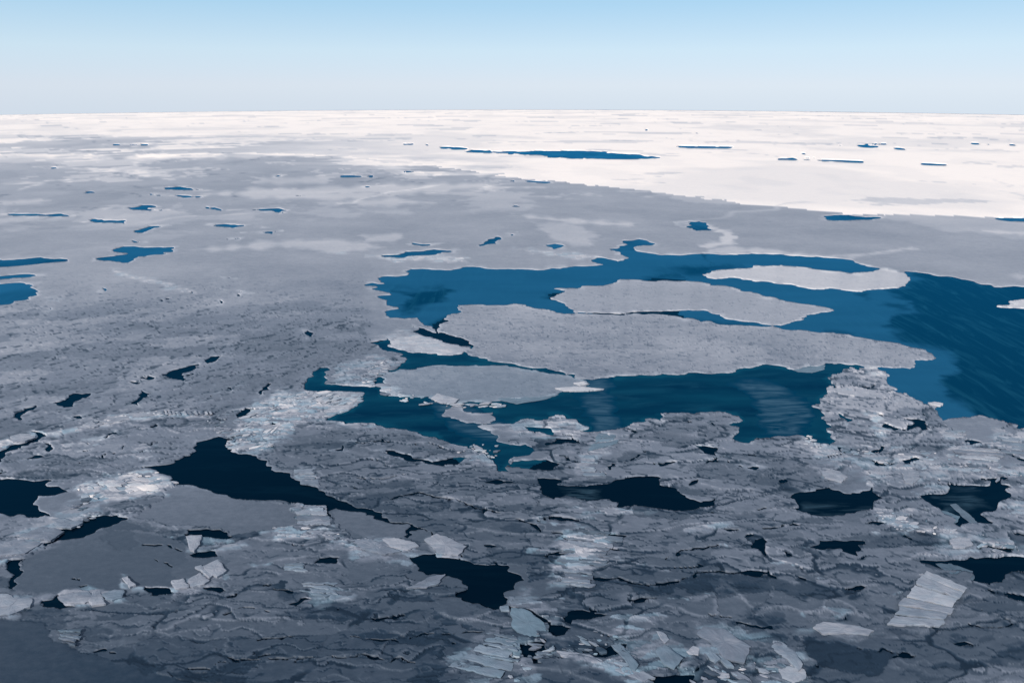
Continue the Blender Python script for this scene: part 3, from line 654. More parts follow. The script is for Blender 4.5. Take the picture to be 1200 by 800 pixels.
# snow field: near white, with grey refrozen bands
sb = fbm(X / 500, Y / 420, 251, 5, .55)
sn = .95 - .07 * smooth(.05, .25, sb) - .03 * smooth(0, .3, fbm(X / 90, Y / 120, 252, 4))
sn = sn - .12 * smooth(.22, .26, fbm(X / 420, Y / 150, 253, 6, .6)) * smooth(0, 12, snow_s)
sn = sn - .20 * smooth(0, 6, snow_s) * smooth(-.15, .15, fbm(X / 300, Y / 110, 256, 5, .6)) * smooth(16, 2, np.abs(V - 193)) * smooth(660, 520, U)
sn = sn - .10 * smooth(.03, 0, s2 - s1) * smooth(.1, .3, sm)
leftgrey = smooth(560, 200, U) * smooth(150, 172, V)
sn = sn - .26 * leftgrey * sharp(-.12, .14, fbm(X / 500, Y / 130, 257, 6, .6))
ridgefar = smooth(146, 138, V)
sn = sn + .05 * ridgefar * (.5 + vnoise(X / 200, Y / 260, 255))
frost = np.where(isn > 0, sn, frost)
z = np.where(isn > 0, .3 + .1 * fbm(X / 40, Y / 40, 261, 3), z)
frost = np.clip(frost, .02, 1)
z = np.clip(z, .05, 1.2)
glac = np.clip(pale * np.clip(1.7 * r3 - .8 + .4 * (r2 - .5), 0, .75) * nearc, 0, .75) + .10 * rim * (D < 600)
glac = glac + .35 * smooth(4, 0, ICE) * (ID == nid('lower')) 

# ---- move grid points onto the waterline so that edges are cut clean
PX, PY, S = X.copy(), Y.copy(), ICE.copy()
S[np.abs(S) < 1e-4] = 1e-4
moved = np.zeros(S.shape, bool)
bestT = np.full(S.shape, 2.0); TX = PX.copy(); TY = PY.copy()
def cross(a, b):
    sa, sb_ = S[a], S[b]
    m = sa * sb_ < 0
    t = np.where(m, sa / np.where(m, sa - sb_, 1), 9)
    qx = X[a] + (X[b] - X[a]) * t; qy = Y[a] + (Y[b] - Y[a]) * t
    for idx, tt_ in ((a, t), (b, 1 - t)):
        bt = bestT[idx]
        ok = m & (tt_ <= .5) & (tt_ < bt)
        bestT[idx] = np.where(ok, tt_, bt)
        TX[idx] = np.where(ok, qx, TX[idx]); TY[idx] = np.where(ok, qy, TY[idx])
s_ = np.s_
cross(s_[:, :-1], s_[:, 1:]); cross(s_[:-1, :], s_[1:, :]); cross(s_[:-1, :-1], s_[1:, 1:])
sn_ = bestT < 1.5
PX, PY = np.where(sn_, TX, PX), np.where(sn_, TY, PY)
S[sn_] = 0

idx = np.arange(NR * NC).reshape(NR, NC)
a, b, c, d = idx[:-1, :-1].ravel(), idx[:-1, 1:].ravel(), idx[1:, 1:].ravel(), idx[1:, :-1].ravel()
T = np.concatenate([np.stack([a, d, c], 1), np.stack([a, c, b], 1)])      # counter-clockwise seen from above, diagonal a-c
Sf, IDf = S.ravel(), ID.ravel()
tri_ice = (Sf[T] >= 0).all(1) & ((Sf[T] > 0).any(1) | (ICE.ravel()[T].mean(1) > 0))
cent_id = IDf[T[:, 0]]
plate = np.where(np.isin(IDf, [nid(n) for n in PLATED]), c1.ravel(), 0)
plate_t = plate[T[:, 0]]

# ------------------------------------------------------------------ materials
def mat(name):
    m = bpy.data.materials.new(name); m.use_nodes = True
    n = m.node_tree; n.nodes.clear()
    o = n.nodes.new('ShaderNodeOutputMaterial'); p = n.nodes.new('ShaderNodeBsdfPrincipled')
    n.links.new(p.outputs[0], o.inputs[0])
    return m, n, p


def ice_material():
    m, n, p = mat('sea_ice')
    L = n.links.new
    at_ = n.nodes.new('ShaderNodeAttribute'); at_.attribute_name = 'frost'
    gl = n.nodes.new('ShaderNodeAttribute'); gl.attribute_name = 'glacial'
    geo = n.nodes.new('ShaderNodeNewGeometry')
    mp = n.nodes.new('ShaderNodeMapping'); mp.inputs['Scale'].default_value = (.55, 1, .6)
    L(geo.outputs['Position'], mp.inputs[0])
    n1 = n.nodes.new('ShaderNodeTexNoise'); n1.inputs['Scale'].default_value = .9; n1.inputs['Detail'].default_value = 8; n1.inputs['Roughness'].default_value = .68
    L(mp.outputs[0], n1.inputs['Vector'])
    ma = n.nodes.new('ShaderNodeMath'); ma.operation = 'MULTIPLY_ADD'
    L(n1.outputs[0], ma.inputs[0]); ma.inputs[1].default_value = .13; L(at_.outputs['Fac'], ma.inputs[2])
    mp3 = n.nodes.new('ShaderNodeMapping'); mp3.inputs['Scale'].default_value = (.10, .26, .2); L(geo.outputs['Position'], mp3.inputs[0])
    n3 = n.nodes.new('ShaderNodeTexNoise'); n3.inputs['Scale'].default_value = 1; n3.inputs['Detail'].default_value = 9; n3.inputs['Roughness'].default_value = .72; n3.inputs['Distortion'].default_value = .8
    L(mp3.outputs[0], n3.inputs['Vector'])
    mb = n.nodes.new('ShaderNodeMath'); mb.operation = 'MULTIPLY_ADD'; L(n3.outputs[0], mb.inputs[0]); mb.inputs[1].default_value = .09; L(ma.outputs[0], mb.inputs[2])
    sb2 = n.nodes.new('ShaderNodeMath'); sb2.operation = 'SUBTRACT'; L(mb.outputs[0], sb2.inputs[0]); sb2.inputs[1].default_value = .11
    r = n.nodes.new('ShaderNodeValToRGB')
    e = r.color_ramp.elements
    e[0].position = 0; e[0].color = (.003, .012, .026, 1)
    e[1].position = 1; e[1].color = (.95, .84, .76, 1)
    for pos, c_ in ((.14, (.013, .028, .050, 1)), (.3, (.058, .077, .106, 1)), (.45, (.143, .165, .208, 1)), (.6, (.305, .316, .356, 1)), (.78, (.55, .53, .54, 1))):
        q = e.new(pos); q.color = c_
    L(sb2.outputs[0], r.inputs[0])
    mx = n.nodes.new('ShaderNodeMixRGB'); L(gl.outputs['Fac'], mx.inputs[0]); L(r.outputs[0], mx.inputs[1]); mx.inputs[2].default_value = (.185, .285, .36, 1)
    L(mx.outputs[0], p.inputs['Base Color'])
    p.inputs['Roughness'].default_value = .55
    p.inputs['IOR'].default_value = 1.31
    n2 = n.nodes.new('ShaderNodeTexNoise'); n2.inputs['Scale'].default_value = 1.6; n2.inputs['Detail'].default_value = 7; n2.inputs['Roughness'].default_value = .7
    L(mp.outputs[0], n2.inputs['Vector'])
    bp = n.nodes.new('ShaderNodeBump'); bp.inputs['Strength'].default_value = .35; bp.inputs['Distance'].default_value = .15
    L(n2.outputs[0], bp.inputs['Height']); L(bp.outputs[0], p.inputs['Normal'])
    return m


def water_material(name, colr, alt=None, altnoise=False, streak=0.0, scol=(.05, .14, .2, 1), scale=(.022, .16, 1), lo=.52, hi=.78, k=.6, rough=.25):
    m = bpy.data.materials.new(name); m.use_nodes = True
    n = m.node_tree; n.nodes.clear(); L = n.links.new
    o = n.nodes.new('ShaderNodeOutputMaterial')
    geo = n.nodes.new('ShaderNodeNewGeometry')
    mp = n.nodes.new('ShaderNodeMapping'); mp.inputs['Scale'].default_value = scale; mp.inputs['Rotation'].default_value = (0, 0, .15)
    L(geo.outputs['Position'], mp.inputs[0])
    ns = n.nodes.new('ShaderNodeTexNoise'); ns.inputs['Scale'].default_value = 1.0; ns.inputs['Detail'].default_value = 8; ns.inputs['Roughness'].default_value = .64; ns.inputs['Distortion'].default_value = .9
    L(mp.outputs[0], ns.inputs['Vector'])
    rr = n.nodes.new('ShaderNodeMapRange'); rr.inputs[1].default_value = lo; rr.inputs[2].default_value = hi; rr.inputs[3].default_value = 0; rr.inputs[4].default_value = streak
    L(ns.outputs[0], rr.inputs[0])
    mx = n.nodes.new('ShaderNodeMixRGB'); mx.inputs[1].default_value = colr; mx.inputs[2].default_value = scol
    L(rr.outputs[0], mx.inputs[0])
    if alt is not None:
        ga = n.nodes.new('ShaderNodeAttribute'); ga.attribute_name = 'glacial'
        m2 = n.nodes.new('ShaderNodeMixRGB'); m2.inputs[2].default_value = alt
        if altnoise:
            mu = n.nodes.new('ShaderNodeMath'); mu.operation = 'MULTIPLY'; L(ga.outputs['Fac'], mu.inputs[0]); L(rr.outputs[0], mu.inputs[1]); L(mu.outputs[0], m2.inputs[0]); mx.inputs[2].default_value = colr
        else: L(ga.outputs['Fac'], m2.inputs[0])
        L(mx.outputs[0], m2.inputs[1]); mx = m2
    n2 = n.nodes.new('ShaderNodeTexNoise'); n2.inputs['Scale'].default_value = .7; n2.inputs['Detail'].default_value = 5
    L(geo.outputs['Position'], n2.inputs['Vector'])
    bp = n.nodes.new('ShaderNodeBump'); bp.inputs['Strength'].default_value = .15; bp.inputs['Distance'].default_value = .1
    L(n2.outputs[0], bp.inputs['Height'])
    df = n.nodes.new('ShaderNodeBsdfDiffuse'); L(mx.outputs[0], df.inputs[0])
    gs = n.nodes.new('ShaderNodeBsdfGlossy'); gs.inputs['Color'].default_value = (.03, .44, .78, 1); gs.inputs['Roughness'].default_value = rough
    L(bp.outputs[0], gs.inputs['Normal'])
    fn = n.nodes.new('ShaderNodeFresnel'); fn.inputs[0].default_value = 1.33
    mk = n.nodes.new('ShaderNodeMath'); mk.operation = 'MULTIPLY'; L(fn.outputs[0], mk.inputs[0]); mk.inputs[1].default_value = k
    mn = n.nodes.new('ShaderNodeMath'); mn.operation = 'MINIMUM'; L(mk.outputs[0], mn.inputs[0]); mn.inputs[1].default_value = .42
    ms = n.nodes.new('ShaderNodeMixShader'); L(mn.outputs[0], ms.inputs[0]); L(df.outputs[0], ms.inputs[1]); L(gs.outputs[0], ms.inputs[2])
    L(ms.outputs[0], o.inputs[0])
    return m


M_ICE = ice_material()
M_SEA = water_material('sea_water', (.0004, .003, .008, 1), None, False, .25, (.004, .02, .035, 1))
BLUE = (.013, .085, .165, 1)
M_SKIN = water_material('new_ice', (.0004, .022, .052, 1), BLUE, False, .65, (.010, .075, .125, 1), (.20, .035, 1), .50, .74)
M_DARK = water_material('dark_new_ice', (.0004, .014, .036, 1), (.003, .044, .076, 1), False, .5, (.010, .055, .09, 1), (.05, .16, 1), .50, .72)
M_WISP = water_material('thin_grease', (.0004, .003, .008, 1), (.03, .06, .085, 1), True, 1.0, (0, 0, 0, 1), (.06, .40, 1), .42, .66)
M_GREASE = water_material('grease_ice', (.0006, .026, .056, 1), (.035, .08, .12, 1), True, 1.0, (0, 0, 0, 1), (.06, .34, 1), .38, .62)

# ------------------------------------------------------------------ mesh makers
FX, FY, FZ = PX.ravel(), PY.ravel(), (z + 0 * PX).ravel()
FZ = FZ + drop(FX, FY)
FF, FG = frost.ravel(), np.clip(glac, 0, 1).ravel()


_T = T[tri_ice]
ALLK = np.concatenate([_T[:, [0, 1]], _T[:, [1, 2]], _T[:, [2, 0]]]).astype(np.int64)
ALLK = ALLK[:, 0] * (NR * NC) + ALLK[:, 1]
BK = np.sort(ALLK)
def _in_all(q):
    i_ = np.minimum(np.searchsorted(BK, q), len(BK) - 1)
    return BK[i_] == q


def grid_mesh(name, tris, parent=None, skirt=True, zover=None, material=None, glf=None):
    vs, inv = np.unique(tris.ravel(), return_inverse=True)
    t = inv.reshape(-1, 3)
    ox, oy = float(FX[vs].mean()), float(FY[vs].mean())
    oz = 0.0
    zz = FZ[vs] if zover is None else (drop(FX[vs], FY[vs]) + zover)
    co = np.stack([FX[vs] - ox, FY[vs] - oy, zz - oz], 1)
    fr, gg = FF[vs], (FG if glf is None else glf)[vs]
    if skirt:
        E = np.concatenate([t[:, [0, 1]], t[:, [1, 2]], t[:, [2, 0]]])
        n = len(vs)
        key = E[:, 0].astype(np.int64) * n + E[:, 1]; rev = E[:, 1].astype(np.int64) * n + E[:, 0]
        bd = E[~np.isin(key, rev)]
        gk = vs[bd[:, 1]].astype(np.int64) * (NR * NC) + vs[bd[:, 0]]
        bd = bd[~_in_all(gk)]
        if not len(bd): bd = E[:1]
        bv, bi = np.unique(bd.ravel(), return_inverse=True)
        bi = bi.reshape(-1, 2) + n
        low = co[bv].copy(); low[:, 2] = drop(FX[vs[bv]], FY[vs[bv]]) - .25 - oz
        co = np.concatenate([co, low])
        fr = np.concatenate([fr, fr[bv]]); gg = np.concatenate([gg, gg[bv]])
        t = np.concatenate([t, np.stack([bd[:, 1], bd[:, 0], bi[:, 0]], 1), np.stack([bd[:, 1], bi[:, 0], bi[:, 1]], 1)])
    me = bpy.data.meshes.new(name)
    me.vertices.add(len(co)); me.vertices.foreach_set('co', co.astype(np.float32).ravel())
    me.loops.add(len(t) * 3); me.loops.foreach_set('vertex_index', t.astype(np.int32).ravel())
    me.polygons.add(len(t)); me.polygons.foreach_set('loop_start', np.arange(0, len(t) * 3, 3, dtype=np.int32))
    me.update(calc_edges=True)
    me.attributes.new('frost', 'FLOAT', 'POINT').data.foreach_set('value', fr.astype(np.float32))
    me.attributes.new('glacial', 'FLOAT', 'POINT').data.foreach_set('value', gg.astype(np.float32))
    me.materials.append(material or M_ICE)
    o = bpy.data.objects.new(name, me)
    col.objects.link(o)
    if parent is not None:
        o.parent = parent
        o.location = (ox - parent.location.x, oy - parent.location.y, oz - parent.location.z)
    else:
        o.location = (ox, oy, oz)
    return o


# ------------------------------------------------------------------ the sea
def ring_mesh(name, ds, a0, a1, na, zoff, material):
    az_ = np.linspace(a0, a1, na)
    DD, AA = np.meshgrid(ds, az_, indexing='ij')
    x, y = DD * np.sin(AA), DD * np.cos(AA)
    co = np.stack([x, y, drop(x, y) + zoff], -1).reshape(-1, 3)
    i = np.arange(co.shape[0]).reshape(len(ds), na)
    q = np.stack([i[:-1, :-1], i[:-1, 1:], i[1:, 1:], i[1:, :-1]], -1).reshape(-1, 4)
    me = bpy.data.meshes.new(name)
    me.from_pydata(co.tolist(), [], q.tolist())
    me.update()
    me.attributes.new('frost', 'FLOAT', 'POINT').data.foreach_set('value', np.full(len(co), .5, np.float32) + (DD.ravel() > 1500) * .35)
    me.attributes.new('glacial', 'FLOAT', 'POINT')
    me.materials.append(material)
    o = bpy.data.objects.new(name, me); col.objects.link(o)
    for p in me.polygons: p.use_smooth = True
    return o

ds = np.concatenate([[0.5], np.geomspace(20, 11000, 110)])
sea = ring_mesh('sea', ds, -math.pi, math.pi, 361, 0.0, M_SEA)
tag(sea, kind='structure')
ds2 = np.concatenate([np.geomspace(40, 11000, 80)])
pk = ring_mesh('pack_ice', ds2, math.radians(51.0), math.radians(309.0), 200, .3, M_ICE)
tag(pk, kind='structure')

def islands(t, least=140):
    """split triangles into connected pieces; tiny crumbs are handed back to LEFT"""
    vs, inv = np.unique(t.ravel(), return_inverse=True)
    tt3 = inv.reshape(-1, 3)
    lab = np.arange(len(vs))
    while True:
        m3 = lab[tt3].min(1)
        new = lab.copy()
        for c_ in range(3): np.minimum.at(new, tt3[:, c_], m3)
        new = new[new]
        if (new == lab).all(): break
        lab = new
    tl = lab[tt3[:, 0]]
    u_, i_, n_ = np.unique(tl, return_inverse=True, return_counts=True)
    out = []
    for q in range(len(u_)):
        if n_[q] >= least: out.append(t[i_ == q])
        else: LEFT.append(t[i_ == q])
    return out

LEFT = []
# ------------------------------------------------------------------ ice fields and floes
for k, n in enumerate(list(names)):
    m = tri_ice & (cent_id == k)
    if not m.any(): continue
    nm, lab, cat = ZLAB[n]
    t = T[m]
    if n in PLATED:
        root = empty(nm, (float(FX[t].mean()), float(FY[t].mean()), 0))
        tag(root, lab, cat)
        pid = plate_t[m]
        u_, inv, cnt = np.unique(pid, return_inverse=True, return_counts=True)
        small = cnt < 260
        for j in np.nonzero(~small)[0]:
            for piece in islands(t[inv == j]):
                grid_mesh('ice_plate', piece, root)
        left = LEFT + ([t[small[inv]]] if small.any() else [])
        LEFT.clear()
        if left:
            o = grid_mesh('broken_plates', np.concatenate(left), root); o['kind'] = 'stuff'
    else:
        tag(grid_mesh(nm, t), lab, cat)

# skins of new ice
wt = ~tri_ice
thin_s = {}
holes = np.full(U.shape, -50.0)
for p in THIN_HOLES: holes = np.maximum(holes, sdf(p))
used = np.zeros(len(T), bool)
soft = 4.5 * vnoise(X / 22, Y / 16, 411) + 2.5 * vnoise(X / 7, Y / 6, 412) + 1.2 * vnoise(X / 2.5, Y / 2.5, 413)
skin = np.maximum(np.minimum(sdf(THIN['west'], pad=20), 50), np.minimum(sdf(THIN['arm'], pad=30), 50))
skin = np.minimum(skin, -holes + 1)
skinf = np.clip(smooth(-5, 5, skin + soft * .6) * (.80 + .22 * fbm(X / 60, Y / 12, 414, 4)), 0, 1).ravel()
shore = smooth(6, 0, -ICE + soft * .35) * np.clip(.45 + vnoise(X / 16, Y / 9, 416), 0, 1)
for group, mt in ((GREASE, M_GREASE), (WISPS, M_WISP), (THIN, None)):
    for n, p in group.items():
        s = sdf(p, pad=20)
        if group is THIN: gl_ = skinf if n != 'mid' else np.clip(.35 + .8 * fbm(X / 40, Y / 9, 415, 4) + 1.1 * shore, 0, 1).ravel()
        else:
            s = s + 6 + soft
            gl_ = smooth(0, 13, s).ravel()
        s = s.ravel()
        m = wt & (s[T[:, 0]] > 0) & (WATER.ravel()[T].max(1) > -3) & ~used
        used |= m
        mm = mt or {'mid': M_DARK}.get(n, M_SKIN)
        nm, lab, cat = ZLAB['thin_' + n]
        tag(grid_mesh(nm, T[m], None, False, .02, mm, gl_), lab, cat)

m = wt & ~used & (D.ravel()[T[:, 0]] > 380) & (V.ravel()[T[:, 0]] < 372)
farskin = np.clip(.62 + 1.1 * fbm(X / 50, Y / 60, 421, 3), 0, 1).ravel()
o = grid_mesh('new_ice_skins', T[m], None, False, .02, M_SKIN, farskin)
tag(o, 'thin blue skins of new ice on the many narrow far leads', None, None, 'stuff')

# ------------------------------------------------------------------ slabs, stacked strips and rubble
rng = random.Random(11)


def slab_bm(cx, cy, pts, z0, th, gx, gy, rag=.10, fine_=False):
    """pts: world outline (counter-clockwise or not); returns verts, faces for a tipped slab with ragged edge"""
    n = len(pts)
    area = sum(pts[i][0] * pts[(i + 1) % n][1] - pts[(i + 1) % n][0] * pts[i][1] for i in range(n))
    if area < 0: pts = pts[::-1]
    out = []
    for i in range(n):
        ax, ay = pts[i]; bx, by = pts[(i + 1) % n]
        L = math.hypot(bx - ax, by - ay)
        out.append((ax, ay))
        k = min(9, int(L / .7)) if fine_ else min(4, int(L / .8))
        o_ = 0
        for j in range(1, k + 1):
            t = (j + rng.uniform(-.45, .45)) / (k + 1)
            o_ = .35 * o_ + rng.gauss(0, .45) * min(rag * 2.6, L * .12)
            out.append((ax + (bx - ax) * t - (by - ay) / (L + 1e-6) * o_, ay + (by - ay) * t + (bx - ax) / (L + 1e-6) * o_))
    m = len(out)
    ccx = sum(p[0] for p in out) / m; ccy = sum(p[1] for p in out) / m
    def hz(x, y): return z0 + gx * (x - cx) + gy * (y - cy)
    top = [(x - cx, y - cy, hz(x, y) - .05) for x, y in out]
    rings = (.82, .55, .28) if fine_ else (.75,)
    inner = []
    for r_ in rings:
        for x, y in out:
            t = 1 - r_ * rng.uniform(.92, 1.06)
            x2, y2 = x + (ccx - x) * t, y + (ccy - y) * t
            inner.append((x2 - cx, y2 - cy, hz(x2, y2) + rng.uniform(-.01, .035)))
    mid = (ccx - cx, ccy - cy, hz(ccx, ccy) + .02)
    bot = [(x * .97, y * .97, zz - th) for x, y, zz in top]
    v = top + bot + inner + [mid]
    f = [list(range(2 * m - 1, m - 1, -1))]
    f += [[i, i + m, (i + 1) % m + m, (i + 1) % m] for i in range(m)]
    prev = 0
    for k in range(len(rings)):
        st = (2 + k) * m
        f += [[prev + i, prev + (i + 1) % m, st + (i + 1) % m, st + i] for i in range(m)]
        prev = st
    f += [[prev + i, prev + (i + 1) % m, len(v) - 1] for i in range(m)]
    return v, f


def make_slab(name, pts, z0=.75, th=.4, gx=0, gy=0, fr=.6, gl=.1, parent=None, rag=.10):
    cx = sum(p[0] for p in pts) / len(pts); cy = sum(p[1] for p in pts) / len(pts)
    v, f = slab_bm(cx, cy, pts, z0, th, gx, gy, rag, name in ('ice_slab', 'slab'))
    me = bpy.data.meshes.new(name)
    me.from_pydata(v, [], f); me.update()
    nv = len(v)
    co = np.array(v); wx_, wy_ = co[:, 0] + cx, co[:, 1] + cy
    q_ = .9 * vnoise(wx_ / 2.6, wy_ / .8, 701) + .7 * vnoise(wx_ / .9, wy_ / .35, 702)
    base_ = fr - .07 + .055 * q_ + .05 * vnoise(wx_ / 5, wy_ / 3, 703)
    gl2 = np.clip(gl * .7 + .16 * vnoise(wx_ / 3.1, wy_ / 1.2, 704), 0, 1)
    me.attributes.new('frost', 'FLOAT', 'POINT').data.foreach_set('value', base_.astype(np.float32))
    me.attributes.new('glacial', 'FLOAT', 'POINT').data.foreach_set('value', gl2.astype(np.float32))
    me.materials.append(M_ICE)
    o = bpy.data.objects.new(name, me); col.objects.link(o)
    px, py, pz = (parent.location if parent else (0, 0, 0))
    if parent: o.parent = parent
    o.location = (cx - px, cy - py, drop(cx, cy) - pz)
    return o


def centre(pts):
    return sum(p[0] for p in pts) / len(pts), sum(p[1] for p in pts) / len(pts)


def single(label, poly, fr=.6, gl=.1, z0=.7, gx=0, gy=0, th=.5):
    o = make_slab('ice_slab', [at(*p) for p in poly], z0, th, gx, gy, fr, gl)
    tag(o, label, 'ice slab')
    return o


def strips(label, p0, p1, p2, p3, n, fr=.6, gl=.1, rise=.12, z0=.5, jit=.10, gap=.10, cat='stacked slabs'):
    """p0,p1 far edge (left, right); p3,p2 near edge; n strips laid one over the other towards the viewer"""
    a, b_, c_, d_ = (at(*p) for p in (p0, p1, p2, p3))
    cx, cy = centre([a, b_, c_, d_])
    root = empty('slab_stack', (cx, cy, drop(cx, cy)))
    tag(root, label, cat)
    lerp = lambda p, q, t: (p[0] + (q[0] - p[0]) * t, p[1] + (q[1] - p[1]) * t)
    cuts = [0]
    for i in range(n): cuts.append(cuts[-1] + rng.uniform(.35, 1.65))
    cuts = [q / cuts[-1] for q in cuts]
    for i in range(n):
        if n > 5 and rng.random() < .16: continue
        t0, t1 = cuts[i], cuts[i + 1] - gap / n * rng.uniform(.4, 1.4)
        l0, l1 = rng.uniform(-jit, jit), rng.uniform(-jit, jit)
        q = []
        for t, k0, k1 in ((t0, l0, 1 + l1), (t1, l0 + rng.uniform(-jit, jit) * .5, 1 + l1 + rng.uniform(-jit, jit) * .5)):
            L, R_ = lerp(a, d_, t), lerp(b_, c_, t)
            q.append((lerp(L, R_, k0), lerp(L, R_, k1)))
        mid0, mid1 = lerp(q[0][0], q[0][1], rng.uniform(.35, .65)), lerp(q[1][0], q[1][1], rng.uniform(.35, .65))
        s0 = rng.uniform(-.06, .06)
        pts = [q[0][0], mid0, q[0][1], q[1][1], (mid1[0], mid1[1] + s0), q[1][0]]
        wdt = math.hypot(q[0][0][0] - q[1][0][0], q[0][0][1] - q[1][0][1]) + .2
        make_slab('slab', pts, z0 + rng.uniform(-.08, .12), .45, rng.uniform(-.02, .02), -rise * rng.uniform(.6, 1.6) / max(wdt, .6) * 1.6,
                  fr - .05 + rng.uniform(-.10, .07), gl + rng.uniform(-.05, .25), root, .12)
    return root


def inside(u, v, poly):
    c_ = False; j = len(poly) - 1
    for i in range(len(poly)):
        if (poly[i][1] > v) != (poly[j][1] > v) and u < (poly[j][0] - poly[i][0]) * (v - poly[i][1]) / (poly[j][1] - poly[i][1]) + poly[i][0]: c_ = not c_
        j = i
    return c_


def rubble(label, poly, n, s0, s1, fr=.62, gl=.15, aspect=2.0, z0=.5, lean=.18, parts=36, drift=0.0):
    """heap of broken pieces inside the outline; the largest are parts, the crumbs one joined part"""
    us, vs_ = [p[0] for p in poly], [p[1] for p in poly]
    cx, cy = at(sum(us) / len(us), sum(vs_) / len(vs_))
    root = empty('ice_rubble', (cx, cy, drop(cx, cy)))
    tag(root, label, 'ice rubble')
    wp = [at(*p) for p in poly]
    xs, ys = [p[0] for p in wp], [p[1] for p in wp]
    pieces = []
    n = int(n * .42); s1 *= 1.15; aspect *= 1.25
    tries = 0
    while len(pieces) < n and tries < n * 40:
        tries += 1
        x, y = rng.uniform(min(xs), max(xs)), rng.uniform(min(ys), max(ys))
        if not inside(x, y, wp): continue
        sz = s0 + (s1 - s0) * rng.random() ** 2.4
        asp = aspect * rng.uniform(.6, 1.5)
        th0 = drift + rng.gauss(0, .35)
        k = rng.choice((4, 5, 5, 6, 7))
        pts = []
        for i in range(k):
            q = 2 * math.pi * (i + rng.uniform(-.3, .3)) / k
            rx, ry = sz * math.cos(q) * rng.uniform(.75, 1.15), sz / asp * math.sin(q) * rng.uniform(.75, 1.15)
            pts.append((x + rx * math.cos(th0) - ry * math.sin(th0), y + rx * math.sin(th0) + ry * math.cos(th0)))
        pieces.append((sz, x, y, pts))
    pieces.sort(key=lambda q: -q[0])
    V_, F_, A_, G_ = [], [], [], []
    for i, (sz, x, y, pts) in enumerate(pieces):
        gx, gy = rng.gauss(0, lean * .5), -rng.gauss(.2 * lean, .8 * lean)
        gx, gy = max(-.6, min(.6, gx)), max(-.7, min(.5, gy))
        fr_ = fr - .07 + rng.gauss(0, .09); gl_ = rng.choice((0, 0, .1, .3, .6))
        zz = z0 + rng.uniform(-.2, .15)
        if i < parts:
            make_slab('ice_block', pts, zz, .35, gx, gy, min(.98, fr_), gl_, root, .06)
        else:
            v, f = slab_bm(x, y, pts, zz, .3, gx, gy, .03)
            k0 = len(V_)
            V_ += [(a_ + x - cx, b_ + y - cy, c_ + drop(x, y) - drop(cx, cy)) for a_, b_, c_ in v]
            F_ += [[q + k0 for q in ff] for ff in f]
            A_ += [fr_] * len(v); G_ += [gl_] * len(v)
    if V_:
        me = bpy.data.meshes.new('crumbs'); me.from_pydata(V_, [], F_); me.update()
        me.attributes.new('frost', 'FLOAT', 'POINT').data.foreach_set('value', np.array(A_, np.float32))
        me.attributes.new('glacial', 'FLOAT', 'POINT').data.foreach_set('value', np.array(G_, np.float32))
        me.materials.append(M_ICE)
        o = bpy.data.objects.new('crumbs', me); col.objects.link(o); o.parent = root; o['kind'] = 'stuff'
    return root


# stacks of strips
strips('pale stepped slab of tilted strips, like a washboard, near the bottom right', (1085,669), (1131,692), (1103,738), (1036,735), 6, .66, .04, z0=.8, jit=.05)
strips('tall ladder of thin pale strips right of the black pool at bottom centre', (668,620), (722,626), (690,690), (654,686), 15, .55, .10, jit=.22)
strips('pale striped strips below the black pool, at the bottom edge of the picture', (574,740), (606,748), (600,800), (526,782), 8, .56, .25, jit=.16)
strips('small dark fan of thin strips below the oval floe', (72,737), (98,735), (88,760), (70,752), 6, .46, .05, jit=.15)
strips('pale brick-like strips between the right-hand rounded floe and the dark pool', (1124,524), (1162,527), (1172,543), (1120,537), 5, .66, .05, jit=.18)
strips('striped pale brick patch beside the rounded floe on its left', (1100,505), (1130,505), (1128,514), (1104,512), 3, .66, .05, jit=.1)
strips('square stack of pale strips at the right end of the smooth grey tongue', (346,593), (381,593), (386,617), (348,616), 4, .62, .05, jit=.06)
strips('pale strips poking into the long black lead from above', (347,551), (368,550), (376,571), (350,568), 4, .60, .12, jit=.12)
strips('thin pale flakes around a little black slit left of the bottom centre', (362,684), (395,684), (388,704), (356,694), 5, .58, .2, jit=.3)
strips('pale flakes just above the little black slit left of the bottom centre', (332,662), (352,661), (358,671), (332,670), 3, .55, .25, jit=.2)
strips('bluish stack of slabs on the right end of the two small holes in the lead', (703,508), (722,510), (720,522), (690,531), 3, .50, .5, jit=.12)
strips('thin pale flakes in a column under the bluish stack in the lead', (686,534), (694,535), (703,559), (672,558), 7, .60, .25, jit=.3)
strips('crumpled strips along the right edge, below the long washboard row', (1165,512), (1200,516), (1200,535), (1168,530), 4, .58, .1, jit=.2)

